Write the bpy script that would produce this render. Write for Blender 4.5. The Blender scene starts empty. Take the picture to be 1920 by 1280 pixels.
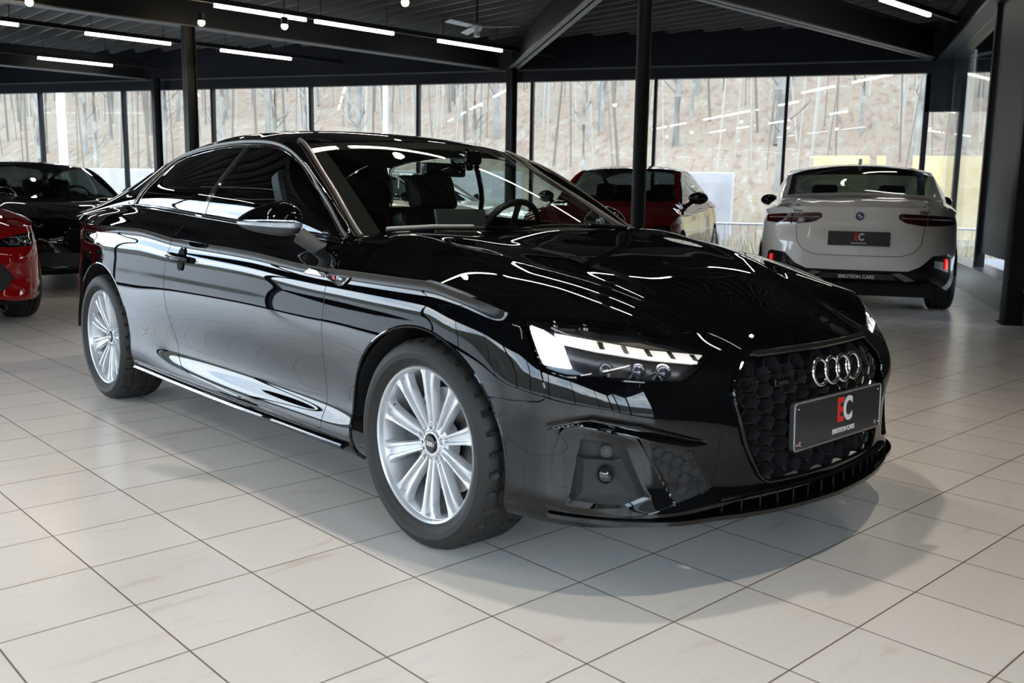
import bpy, bmesh, math, random
from mathutils import Vector, Matrix, noise
import numpy as np
random.seed(7)
SC = bpy.context.scene; COL = SC.collection
# ------------------------------------------------------------------ materials
MATS = {}
def mat(name, col=(.5,.5,.5), rough=.5, metal=0., coat=0., coat_rough=.03, emis=None, estr=0., spec=.5, bump=None, noisecol=None):
    if name in MATS: return MATS[name]
    m = bpy.data.materials.new(name); m.use_nodes = True; nt = m.node_tree
    b = nt.nodes['Principled BSDF']
    b.inputs['Base Color'].default_value = (*col, 1); b.inputs['Roughness'].default_value = rough
    b.inputs['Metallic'].default_value = metal; b.inputs['Coat Weight'].default_value = coat
    b.inputs['Coat Roughness'].default_value = coat_rough; b.inputs['Specular IOR Level'].default_value = spec
    if emis: b.inputs['Emission Color'].default_value = (*emis, 1); b.inputs['Emission Strength'].default_value = estr
    if bump:
        t = nt.nodes.new('ShaderNodeTexNoise'); t.inputs['Scale'].default_value = bump[0]; t.inputs['Detail'].default_value = 4
        c = nt.nodes.new('ShaderNodeTexCoord'); nt.links.new(c.outputs['Object'], t.inputs['Vector'])
        k = nt.nodes.new('ShaderNodeBump'); k.inputs['Strength'].default_value = bump[1]; k.inputs['Distance'].default_value = bump[2] if len(bump) > 2 else .002
        nt.links.new(t.outputs['Fac'], k.inputs['Height']); nt.links.new(k.outputs['Normal'], b.inputs['Normal'])
    if noisecol:
        t = nt.nodes.new('ShaderNodeTexNoise'); t.inputs['Scale'].default_value = noisecol[0]; t.inputs['Detail'].default_value = 6
        c = nt.nodes.new('ShaderNodeTexCoord'); nt.links.new(c.outputs['Object'], t.inputs['Vector'])
        r = nt.nodes.new('ShaderNodeValToRGB'); r.color_ramp.elements[0].position = .35; r.color_ramp.elements[1].position = .65
        r.color_ramp.elements[0].color = (*col, 1); r.color_ramp.elements[1].color = (*noisecol[1], 1)
        nt.links.new(t.outputs['Fac'], r.inputs['Fac']); nt.links.new(r.outputs['Color'], b.inputs['Base Color'])
    MATS[name] = m; return m
def glass(name, tint=(.8,.85,.82), refl=1.0, ior=1.5, base=.08):
    """thin pane: tinted see-through with a Fresnel reflection"""
    if name in MATS: return MATS[name]
    m = bpy.data.materials.new(name); m.use_nodes = True; nt = m.node_tree; nt.nodes.remove(nt.nodes['Principled BSDF'])
    o = nt.nodes['Material Output']; t = nt.nodes.new('ShaderNodeBsdfTransparent'); g = nt.nodes.new('ShaderNodeBsdfGlossy')
    g.inputs['Roughness'].default_value = 0.0; t.inputs['Color'].default_value = (*tint, 1); g.inputs['Color'].default_value = (refl,)*3 + (1,)
    f = nt.nodes.new('ShaderNodeFresnel'); f.inputs['IOR'].default_value = ior; x = nt.nodes.new('ShaderNodeMixShader')
    # the back of a pane reflects like its front
    ge = nt.nodes.new('ShaderNodeNewGeometry'); mi = nt.nodes.new('ShaderNodeMix'); mi.data_type = 'FLOAT'
    mi.inputs['A'].default_value = ior; mi.inputs['B'].default_value = 1 / ior
    nt.links.new(ge.outputs['Backfacing'], mi.inputs['Factor'])
    mul = nt.nodes.new('ShaderNodeMath'); mul.operation = 'MULTIPLY'; mul.inputs[1].default_value = 1.0
    lw = nt.nodes.new('ShaderNodeVectorMath'); lw.operation = 'DOT_PRODUCT'
    nt.links.new(ge.outputs['Normal'], lw.inputs[0]); nt.links.new(ge.outputs['Incoming'], lw.inputs[1])
    ab = nt.nodes.new('ShaderNodeMath'); ab.operation = 'ABSOLUTE'; nt.links.new(lw.outputs['Value'], ab.inputs[0])
    om = nt.nodes.new('ShaderNodeMath'); om.operation = 'SUBTRACT'; om.inputs[0].default_value = 1; nt.links.new(ab.outputs[0], om.inputs[1])
    pw = nt.nodes.new('ShaderNodeMath'); pw.operation = 'POWER'; pw.inputs[1].default_value = 5; nt.links.new(om.outputs[0], pw.inputs[0])
    ma = nt.nodes.new('ShaderNodeMath'); ma.operation = 'MULTIPLY_ADD'; ma.inputs[1].default_value = 1 - base; ma.inputs[2].default_value = base
    nt.links.new(pw.outputs[0], ma.inputs[0])
    nt.nodes.remove(f); nt.nodes.remove(mi); nt.nodes.remove(mul)
    nt.links.new(ma.outputs[0], x.inputs['Fac']); nt.links.new(t.outputs[0], x.inputs[1]); nt.links.new(g.outputs[0], x.inputs[2])
    nt.links.new(x.outputs[0], o.inputs['Surface']); MATS[name] = m; return m
BLK = mat('black paint', (.0016,.0018,.0023), .5, 0, 1.0, .004, spec=0)
GLB = mat('gloss black plastic', (.003,.003,.0035), .5, 0, 1.0, .015, spec=0)
MTB = mat('matt black plastic', (.013,.0135,.015), .55, bump=(700,.25,.0006))
DGR = mat('dark grey plastic', (.045,.046,.05), .5)
MOLD = mat('grey anodised molding', (.11,.105,.10), .42, .5)
CHR = mat('chrome', (.86,.86,.88), .06, 1)
SIL = mat('silver alloy', (.66,.68,.71), .27, .45, .7)
SILD = mat('silver alloy barrel', (.60,.62,.65), .28, .6)
RUB = mat('tyre rubber', (.010,.010,.0105), .6, bump=(300,.2,.0006))
DRK = mat('dark liner', (.006,.006,.007), .9)
LTH = mat('black leather', (.012,.012,.013), .42, bump=(160,.4,.001))
CLO = mat('charcoal cabin plastic', (.02,.02,.021), .6)
STL = mat('brake steel', (.35,.34,.33), .35, 1)
WHT = mat('white lamp', (.85,.9,1), .3, emis=(.85,.92,1), estr=4.0)
AMB = mat('lamp reflector', (.75,.73,.68), .12, 1)
REDM = mat('red badge', (.6,.02,.02), .3)
WTX = mat('white lettering', (.8,.8,.82), .4)
PLT = mat('plate charcoal', (.028,.028,.032), .3, 0, .3)
GLS = glass('car glass', (.66,.72,.69)); WSG = glass('windscreen glass', (.62,.68,.64)); CLR = glass('lamp glass', (.96,.97,1)); DWG = glass('dark windscreen', (.13,.15,.145)); DSG = glass('dark side glass', (.30,.34,.33))
# ------------------------------------------------------------------ objects
def tag(o, label=None, cat=None, group=None, kind=None):
    for k, v in (('label', label), ('category', cat), ('group', group), ('kind', kind)):
        if v: o[k] = v
    return o
def empty(name, loc=(0,0,0), rz=0.):
    o = bpy.data.objects.new(name, None); COL.objects.link(o); o.location = loc; o.rotation_euler = (0,0,rz); o.empty_display_size = .2
    return o
def mesh_obj(name, V, F, m, parent=None, normals=None, smooth=True, edges=()):
    me = bpy.data.meshes.new(name); me.from_pydata([tuple(map(float, v)) for v in V], list(edges), F); me.update()
    ms = m if isinstance(m, (list, tuple)) else [m]
    for q in ms: me.materials.append(q)
    if smooth: me.shade_smooth()
    if normals is not None:
        me.normals_split_custom_set_from_vertices([tuple(map(float, n)) for n in normals])
    o = bpy.data.objects.new(name, me); COL.objects.link(o); o.parent = parent; return o
class MB:
    """collects simple shapes into one mesh"""
    def __init__(s): s.V = []; s.F = []; s.M = []; s.mi = 0
    def add(s, V, F):
        b = len(s.V); s.V += [tuple(v) for v in V]; s.F += [[i + b for i in f] for f in F]; s.M += [s.mi] * len(F); return s
    def box(s, c, d, R=None, bev=0):
        x, y, z = d[0] / 2, d[1] / 2, d[2] / 2
        if bev:
            bm = bmesh.new(); bmesh.ops.create_cube(bm, size=1)
            for v in bm.verts: v.co = Vector((v.co.x * d[0], v.co.y * d[1], v.co.z * d[2]))
            bmesh.ops.bevel(bm, geom=bm.edges[:], offset=bev, segments=3, affect='EDGES', profile=.6)
            bm.verts.index_update()
            P = [v.co.copy() for v in bm.verts]; F = [[v.index for v in f.verts] for f in bm.faces]; bm.free()
        else:
            P = [Vector((a, b_, c_)) for a in (-x, x) for b_ in (-y, y) for c_ in (-z, z)]
            F = [(0,1,3,2),(4,6,7,5),(0,4,5,1),(2,3,7,6),(0,2,6,4),(1,5,7,3)]
        if R is not None: P = [R @ p for p in P]
        return s.add([p + Vector(c) for p in P], [list(f) for f in F])
    def tube(s, pts, r, n=10, closed=False, flat=1.0, up=(0,0,1), cap=True):
        pts = [Vector(p) for p in pts]; m = len(pts); base = len(s.V); up = Vector(up); rr = r if isinstance(r, (list, tuple)) else [r] * m
        for i, p in enumerate(pts):
            a = pts[(i - 1) % m] if (closed or i) else pts[0]; b = pts[(i + 1) % m] if (closed or i < m - 1) else pts[-1]
            t = (b - a).normalized(); x = t.cross(up)
            x = x.normalized() if x.length > 1e-5 else t.orthogonal().normalized(); y = x.cross(t)
            for k in range(n):
                q = 2 * math.pi * k / n; s.V.append(tuple(p + x * math.cos(q) * rr[i] * flat + y * math.sin(q) * rr[i]))
        for i in range(m if closed else m - 1):
            for k in range(n):
                j = (i + 1) % m; s.F.append([base + i*n + k, base + i*n + (k+1) % n, base + j*n + (k+1) % n, base + j*n + k]); s.M.append(s.mi)
        if cap and not closed:
            s.F.append([base + k for k in range(n)]); s.F.append([base + (m-1)*n + k for k in reversed(range(n))]); s.M += [s.mi] * 2
        return s
    def lathe(s, prof, n=48, axis='Y', c=(0,0,0), a0=0, a1=2*math.pi, fn=None):
        """prof: (radius, height along axis)"""
        full = abs(a1 - a0 - 2*math.pi) < 1e-6; base = len(s.V); m = n if full else n + 1
        for k in range(m):
            a = a0 + (a1 - a0) * k / n
            for i, (r, h) in enumerate(prof):
                if fn: r = r + fn(a, r, h, i)
                u, v = r * math.cos(a), r * math.sin(a)
                p = {'Y': (u, h, v), 'Z': (u, v, h), 'X': (h, u, v)}[axis]; s.V.append((p[0]+c[0], p[1]+c[1], p[2]+c[2]))
        L = len(prof)
        for k in range(n):
            j = (k + 1) % m
            for i in range(L - 1):
                s.F.append([base + k*L + i, base + k*L + i + 1, base + j*L + i + 1, base + j*L + i]); s.M.append(s.mi)
        return s
    def cyl(s, p0, p1, r, n=16): return s.tube([p0, p1], r, n)
    def ball(s, c, r, n=16, m=10, R=None):
        r = r if isinstance(r, (tuple, list)) else (r, r, r); base = len(s.V)
        for i in range(m + 1):
            t = math.pi * i / m
            for k in range(n):
                a = 2*math.pi*k/n; p = Vector((r[0]*math.sin(t)*math.cos(a), r[1]*math.sin(t)*math.sin(a), r[2]*math.cos(t)))
                if R is not None: p = R @ p
                s.V.append(tuple(p + Vector(c)))
        for i in range(m):
            for k in range(n): s.F.append([base+i*n+k, base+(i+1)*n+k, base+(i+1)*n+(k+1)%n, base+i*n+(k+1)%n]); s.M.append(s.mi)
        return s
    def prism(s, poly, f0, f1):
        """poly 2D, f0/f1 map (a, b) to 3D back and front"""
        n = len(poly); P = [Vector(f0(*q)) for q in poly] + [Vector(f1(*q)) for q in poly]
        F = [list(range(n))[::-1], list(range(n, 2*n))] + [[i, (i+1) % n, n + (i+1) % n, n + i] for i in range(n)]
        return s.add(P, F)
    def build(s, name, m, parent=None, smooth=True, angle=35):
        me = bpy.data.meshes.new(name); me.from_pydata(s.V, [], s.F); ms = m if isinstance(m, (list, tuple)) else [m]
        for q in ms: me.materials.append(q)
        if len(ms) > 1:
            for p, i in zip(me.polygons, s.M): p.material_index = i
        bm = bmesh.new(); bm.from_mesh(me); bmesh.ops.remove_doubles(bm, verts=bm.verts, dist=1e-6)
        bmesh.ops.recalc_face_normals(bm, faces=bm.faces); bm.to_mesh(me); bm.free()
        if smooth:
            me.shade_smooth()
            try: me.set_sharp_from_angle(angle=math.radians(angle))
            except Exception: pass
        o = bpy.data.objects.new(name, me); COL.objects.link(o); o.parent = parent; return o
def text_obj(name, body, size, m, parent, M4, ext=.0008, spacing=1.0, sx=1.0, bold=0.0):
    c = bpy.data.curves.new(name, 'FONT'); c.body = body; c.size = size; c.extrude = ext; c.align_x = 'CENTER'; c.align_y = 'CENTER'
    c.space_character = spacing; c.offset = bold
    o = bpy.data.objects.new(name, c); COL.objects.link(o); dg = bpy.context.evaluated_depsgraph_get()
    me = bpy.data.meshes.new_from_object(o.evaluated_get(dg)); bpy.data.objects.remove(o); bpy.data.curves.remove(c)
    me.name = name; me.materials.clear(); me.materials.append(m); me.transform(M4 @ Matrix.Diagonal((sx, 1, 1, 1)))
    o = bpy.data.objects.new(name, me); COL.objects.link(o); o.parent = parent; return o
def frame(origin, xdir, zdir):
    """matrix with local x along xdir, local z along zdir"""
    z = Vector(zdir).normalized(); x = Vector(xdir); x = (x - z * x.dot(z)).normalized(); y = z.cross(x)
    return Matrix.Translation(Vector(origin)) @ Matrix((x, y, z)).transposed().to_4x4()
def copy_tree(o, parent=None):
    c = o.copy(); COL.objects.link(c); c.parent = parent
    for ch in list(o.children): copy_tree(ch, c)
    return c
import math, random
import numpy as np
# ------------------------------------------------------------------ smooth surfaces
def cspline(xs, ys, xq, pchip=False):
    """natural cubic spline (or monotone cubic) through (xs, ys); ys may be n x k"""
    xs = np.asarray(xs, float); ys = np.asarray(ys, float); xq = np.asarray(xq, float)
    one = ys.ndim == 1
    if one: ys = ys[:, None]
    n = len(xs); h = np.diff(xs); d = np.diff(ys, axis=0) / h[:, None]
    if n == 2:
        m = np.vstack([d, d])
    elif pchip:
        m = np.zeros_like(ys); m[0] = d[0]; m[-1] = d[-1]
        for i in range(1, n - 1):
            a, b = d[i - 1], d[i]; w1 = 2 * h[i] + h[i - 1]; w2 = h[i] + 2 * h[i - 1]
            with np.errstate(divide='ignore', invalid='ignore'):
                v = (w1 + w2) / (w1 / a + w2 / b)
            m[i] = np.where(a * b > 0, v, 0)
    else:
        A = np.zeros((n, n)); B = np.zeros_like(ys)
        A[0, 0] = 2; A[0, 1] = 1; B[0] = 3 * d[0]; A[-1, -1] = 2; A[-1, -2] = 1; B[-1] = 3 * d[-1]
        for i in range(1, n - 1):
            A[i, i - 1] = h[i]; A[i, i] = 2 * (h[i - 1] + h[i]); A[i, i + 1] = h[i - 1]
            B[i] = 3 * (h[i] * d[i - 1] + h[i - 1] * d[i])
        m = np.linalg.solve(A, B)
    k = np.clip(np.searchsorted(xs, xq) - 1, 0, n - 2)
    t = ((xq - xs[k]) / h[k])
    t = np.clip(t, 0, 1)[:, None]; H = h[k][:, None]
    r = (2*t**3-3*t**2+1)*ys[k] + (t**3-2*t**2+t)*H*m[k] + (-2*t**3+3*t**2)*ys[k+1] + (t**3-t**2)*H*m[k+1]
    return r[:, 0] if one else r
class TPS:
    def __init__(self, pts, lam=1e-6, sy=1.0):
        P = np.array(pts, float); self.sy = sy
        self.X = P[:, :2] * [1, sy]; n = len(P)
        K = self.U(self.X[:, None] - self.X[None]) + np.diag(np.ones(n) * lam)
        Q = np.hstack([np.ones((n, 1)), self.X]); A = np.zeros((n + 3, n + 3))
        A[:n, :n] = K; A[:n, n:] = Q; A[n:, :n] = Q.T
        self.w = np.linalg.solve(A, np.concatenate([P[:, 2], [0, 0, 0]]))
    @staticmethod
    def U(d):
        r2 = (d ** 2).sum(-1)
        return np.where(r2 > 1e-12, r2 * np.log(np.maximum(r2, 1e-12)), 0)
    def __call__(self, x, y):
        x = np.asarray(x, float); y = np.asarray(y, float); q = np.stack([x.ravel(), y.ravel() * self.sy], -1)
        out = np.empty(len(q))
        for i in range(0, len(q), 4000):
            s = q[i:i + 4000]
            out[i:i + 4000] = self.U(s[:, None] - self.X[None]) @ self.w[:-3] + self.w[-3] + s @ self.w[-2:]
        return out.reshape(x.shape)
def sdf_poly(Q, poly):
    """signed distance (inside > 0) of points Q (...,2) to a closed polygon"""
    sh = Q.shape[:-1]; Q = Q.reshape(-1, 2); P = np.asarray(poly, float); n = len(P)
    best = np.full(len(Q), 1e9); ins = np.zeros(len(Q), bool)
    for i in range(n):
        a, b = P[i], P[(i + 1) % n]; e = b - a; L = max(e @ e, 1e-18)
        t = np.clip(((Q - a) @ e) / L, 0, 1)
        dd = ((Q - a - t[:, None] * e) ** 2).sum(1); best = np.minimum(best, dd)
        c = (a[1] > Q[:, 1]) != (b[1] > Q[:, 1])
        with np.errstate(divide='ignore', invalid='ignore'):
            xi = (b[0] - a[0]) * (Q[:, 1] - a[1]) / (b[1] - a[1]) + a[0]
        ins ^= c & (Q[:, 0] < xi)
    r = np.sqrt(best); return np.where(ins, r, -r).reshape(sh)
def grid_normals(P):
    du = np.gradient(P, axis=0); dv = np.gradient(P, axis=1)
    n = np.cross(du, dv); l = np.linalg.norm(n, axis=-1, keepdims=True)
    return n / np.maximum(l, 1e-12)
def clip_grid(P, N, S, flange=0.012, flip=False):
    """keep the part of a grid patch with S > 0; returns verts, normals, faces. A rim of `flange` m is folded inwards."""
    nu, nv = S.shape; V = []; NN = []; F = []; cache = {}
    def vert(i, j):
        k = (i, j)
        if k not in cache: cache[k] = len(V); V.append(P[i, j]); NN.append(N[i, j])
        return cache[k]
    def cut(a, b):
        k = (a, b) if a < b else (b, a)
        if k not in cache:
            p, q = k; sa, sb = S[p], S[q]; t = sa / (sa - sb)
            cache[k] = len(V); V.append(P[p] * (1 - t) + P[q] * t); nn = N[p] * (1 - t) + N[q] * t
            NN.append(nn / max(np.linalg.norm(nn), 1e-9))
        return cache[k]
    pos = S > 0
    for i in range(nu - 1):
        for j in range(nv - 1):
            c = [(i, j), (i + 1, j), (i + 1, j + 1), (i, j + 1)]; s = [pos[k] for k in c]
            if not any(s): continue
            if all(s): F.append([vert(*k) for k in c]); continue
            f = []
            for a in range(4):
                k, l = c[a], c[(a + 1) % 4]
                if pos[k]: f.append(vert(*k))
                if pos[k] != pos[l]: f.append(cut(k, l))
            f2 = [f[a] for a in range(len(f)) if f[a] != f[a - 1]]
            if len(f2) > 2: F.append(f2)
    V = [np.array(v) for v in V]
    if flange and F:
        cnt = {}
        for f in F:
            for a in range(len(f)):
                e = (f[a], f[(a + 1) % len(f)])
                if (e[1], e[0]) in cnt: del cnt[(e[1], e[0])]
                else: cnt[e] = 1
        m = {}
        sg = 1.0
        def dup(v, d):
            if (v, d) not in m:
                m[(v, d)] = len(V); V.append(V[v] - NN[v] * d * sg); NN.append(None)
            return m[(v, d)]
        for (a, b) in cnt: F.append([b, a, dup(a, flange), dup(b, flange)] if True else 0)
        # rim vertices get a normal of their own
        for (v, d), k in m.items(): NN[k] = NN[v]
    if flip: F = [f[::-1] for f in F]
    return V, NN, F
# ------------------------------------------------------------------ the black coupe: master surfaces (right half, y kept positive outward)
def lerp_rows(S, keyS, prof, sq):
    A = np.array(prof, float)           # nkeys x nrows x 2
    out = np.empty((len(sq), A.shape[1], 2))
    for r in range(A.shape[1]):
        out[:, r, :] = cspline(keyS, A[:, r, :], sq, pchip=True)
    return out
class Lower:
    """body side and front/rear faces: plan curve + section profiles"""
    def __init__(self, plan, keys, du=0.012, nv=84, s0x=0.38, rows_w=None):
        B = np.array(plan, float)                     # x, y, phi
        seg = np.hypot(np.diff(B[:, 0]), np.diff(B[:, 1])); L = np.concatenate([[0], np.cumsum(seg)])
        # S equals x along the flank
        i0 = np.argmin(abs(B[:, 0])); L = L - L[i0] + B[i0, 0]
        for it in range(2):
            q = np.linspace(L[0], L[-1], 900); c = cspline(L, B[:, :2], q)
            Lq = np.concatenate([[0], np.cumsum(np.hypot(*np.diff(c, axis=0).T))])
            Ln = np.interp(L, q, Lq); L = Ln - Ln[i0] + B[i0, 0]
        self.L = L; self.B = B
        self.keyS = [k[0] for k in keys]; self.prof = [k[1] for k in keys]
        n = int((L[-1] - L[0]) / du) + 1; self.S = np.linspace(L[0], L[-1], n)
        self.P = self.eval_rows(self.S, nv)
    def plan(self, s):
        c = cspline(self.L, self.B[:, :2], s); e = 1e-4
        d = cspline(self.L, self.B[:, :2], np.clip(np.asarray(s) + e, None, self.L[-1])) - cspline(self.L, self.B[:, :2], np.clip(np.asarray(s) - e, self.L[0], None))
        d /= np.linalg.norm(d, axis=1, keepdims=True)
        return c, np.stack([d[:, 1], -d[:, 0]], -1) * -1.0     # curve, outward
    def eval_rows(self, S, nv):
        R = lerp_rows(None, self.keyS, self.prof, S)
        c, n = self.plan(S); nr = R.shape[1]
        vt = np.linspace(0, nr - 1, nv); self.vt = vt
        out = np.empty((len(S), nv, 3)); self.Q = np.empty((len(S), nv, 2))
        for i in range(len(S)):
            zz = R[i, :, 0]; t = np.concatenate([[0], np.cumsum(np.hypot(np.diff(zz), np.diff(R[i, :, 1])))])
            tt = np.interp(vt, np.arange(nr), t)
            r = cspline(t, R[i], tt)
            out[i, :, 2] = r[:, 0]; out[i, :, :2] = c[i] - n[i] * r[:, 1:2]
            self.Q[i, :, 0] = S[i]; self.Q[i, :, 1] = r[:, 0]
        return out
# plan curve of the widest outline: x, y, (unused)
HPLAN = [(-3.76,0,0),(-3.74,.30,0),(-3.665,.58,0),(-3.52,.745,0),(-3.30,.845,0),(-3.05,.893,0),(-2.764,.913,0),(-2.35,.912,0),(-1.85,.906,0),(-1.2,.905,0),
 (-.6,.908,0),(-.3,.914,0),(0,.918,0),(.25,.908,0),(.42,.880,0),(.555,.820,0),(.662,.730,0),(.738,.612,0),(.793,.465,0),(.833,.30,0),(.853,.15,0),(.860,0,0)]
#            z, inset
HPROF = {
 'rearc': [(.30,.10),(.34,.03),(.38,.01),(.43,.0),(.50,-.005),(.58,.0),(.66,.01),(.72,.03),(.78,.05),(.84,.05),(.90,.04),(.945,.035)],
 'rearw': [(.20,.05),(.235,.02),(.27,.008),(.31,.0),(.37,.0),(.43,.0),(.55,-.002),(.65,.001),(.745,.0085),(.835,.0185),(.885,.029),(.908,.020)],
 'door':  [(.19,.05),(.222,.012),(.255,.0),(.30,.006),(.352,.029),(.395,.032),(.55,.0095),(.64,.003),(.735,.0105),(.795,.0172),(.838,.028),(.862,.018)],
 'frontd':[(.19,.05),(.222,.012),(.255,.0),(.30,.003),(.345,.022),(.39,.026),(.54,.0095),(.625,.003),(.712,.0095),(.768,.0160),(.810,.026),(.834,.016)],
 'frontw':[(.19,.05),(.222,.02),(.255,.01),(.30,.005),(.36,.003),(.42,.0),(.52,-.002),(.61,-.002),(.70,.0055),(.76,.0135),(.806,.025),(.832,.018)],
 'I': [(.190,.04),(.222,.015),(.26,.005),(.32,.005),(.40,.005),(.46,.003),(.52,.0),(.56,.003),(.615,.016),(.665,.040),(.715,.075),(.757,.104)],
 'K': [(.198,.03),(.222,.006),(.26,.004),(.33,.012),(.40,.014),(.45,.010),(.50,.0),(.545,.003),(.60,.022),(.65,.048),(.70,.083),(.746,.120)],
 'L': [(.203,.02),(.228,.002),(.262,.006),(.33,.016),(.39,.018),(.44,.012),(.48,.004),(.53,.006),(.585,.025),(.63,.048),(.675,.078),(.717,.110)],
 'M': [(.228,.01),(.247,.002),(.272,.006),(.32,.012),(.38,.014),(.43,.012),(.47,.010),(.52,.014),(.56,.024),(.60,.040),(.638,.062),(.672,.085)],
 'P': [(.235,.0),(.252,-.002),(.273,.0),(.31,.004),(.36,.010),(.42,.018),(.47,.026),(.52,.036),(.56,.046),(.60,.055),(.63,.063),(.662,.074)],
}
def hero_lower(du=0.010, nv=112):
    lo = Lower(HPLAN, [(-3.76-.86, HPROF['rearc']), (0, HPROF['door']), (1, HPROF['door'])], du=.1, nv=12)  # only to learn the arc length
    s = lambda i: lo.L[i]
    keys = [(s(0)-1e-6,HPROF['rearc']),(s(2),HPROF['rearc']),(s(5),HPROF['rearw']),(s(7)+.05,HPROF['rearw']),(-1.85,[(a[0]*.35+b[0]*.65,a[1]*.35+b[1]*.65) for a,b in zip(HPROF['rearw'],HPROF['door'])]),
        (-1.2,HPROF['door']),(-.6,HPROF['frontd']),(-.3,[((a[0]+b[0])/2,(a[1]+b[1])/2) for a,b in zip(HPROF['frontd'],HPROF['frontw'])]),(0,HPROF['frontw']),(.14,[(.19,.05),(.222,.02),(.255,.01),(.30,.005),(.36,.003),(.42,.0),(.52,-.002),(.60,-.003),(.685,.002),(.742,.012),(.790,.026),(.814,.018)]),
        (.27,[(.19,.05),(.222,.02),(.255,.01),(.30,.005),(.36,.003),(.42,.0),(.51,-.001),(.585,-.001),(.66,.005),(.715,.015),(.758,.028),(.787,.026)]),
        (.38,[(.192,.045),(.224,.016),(.257,.007),(.31,.005),(.38,.004),(.44,.002),(.515,-.001),(.57,.0),(.63,.009),(.68,.020),(.725,.036),(.759,.052)]),
        (s(15),HPROF['I']),(s(16),HPROF['K']),(s(17),HPROF['L']),(s(18),HPROF['M']),(s(21)+1e-6,HPROF['P'])]
    return Lower(HPLAN, keys, du=du, nv=nv)
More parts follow.
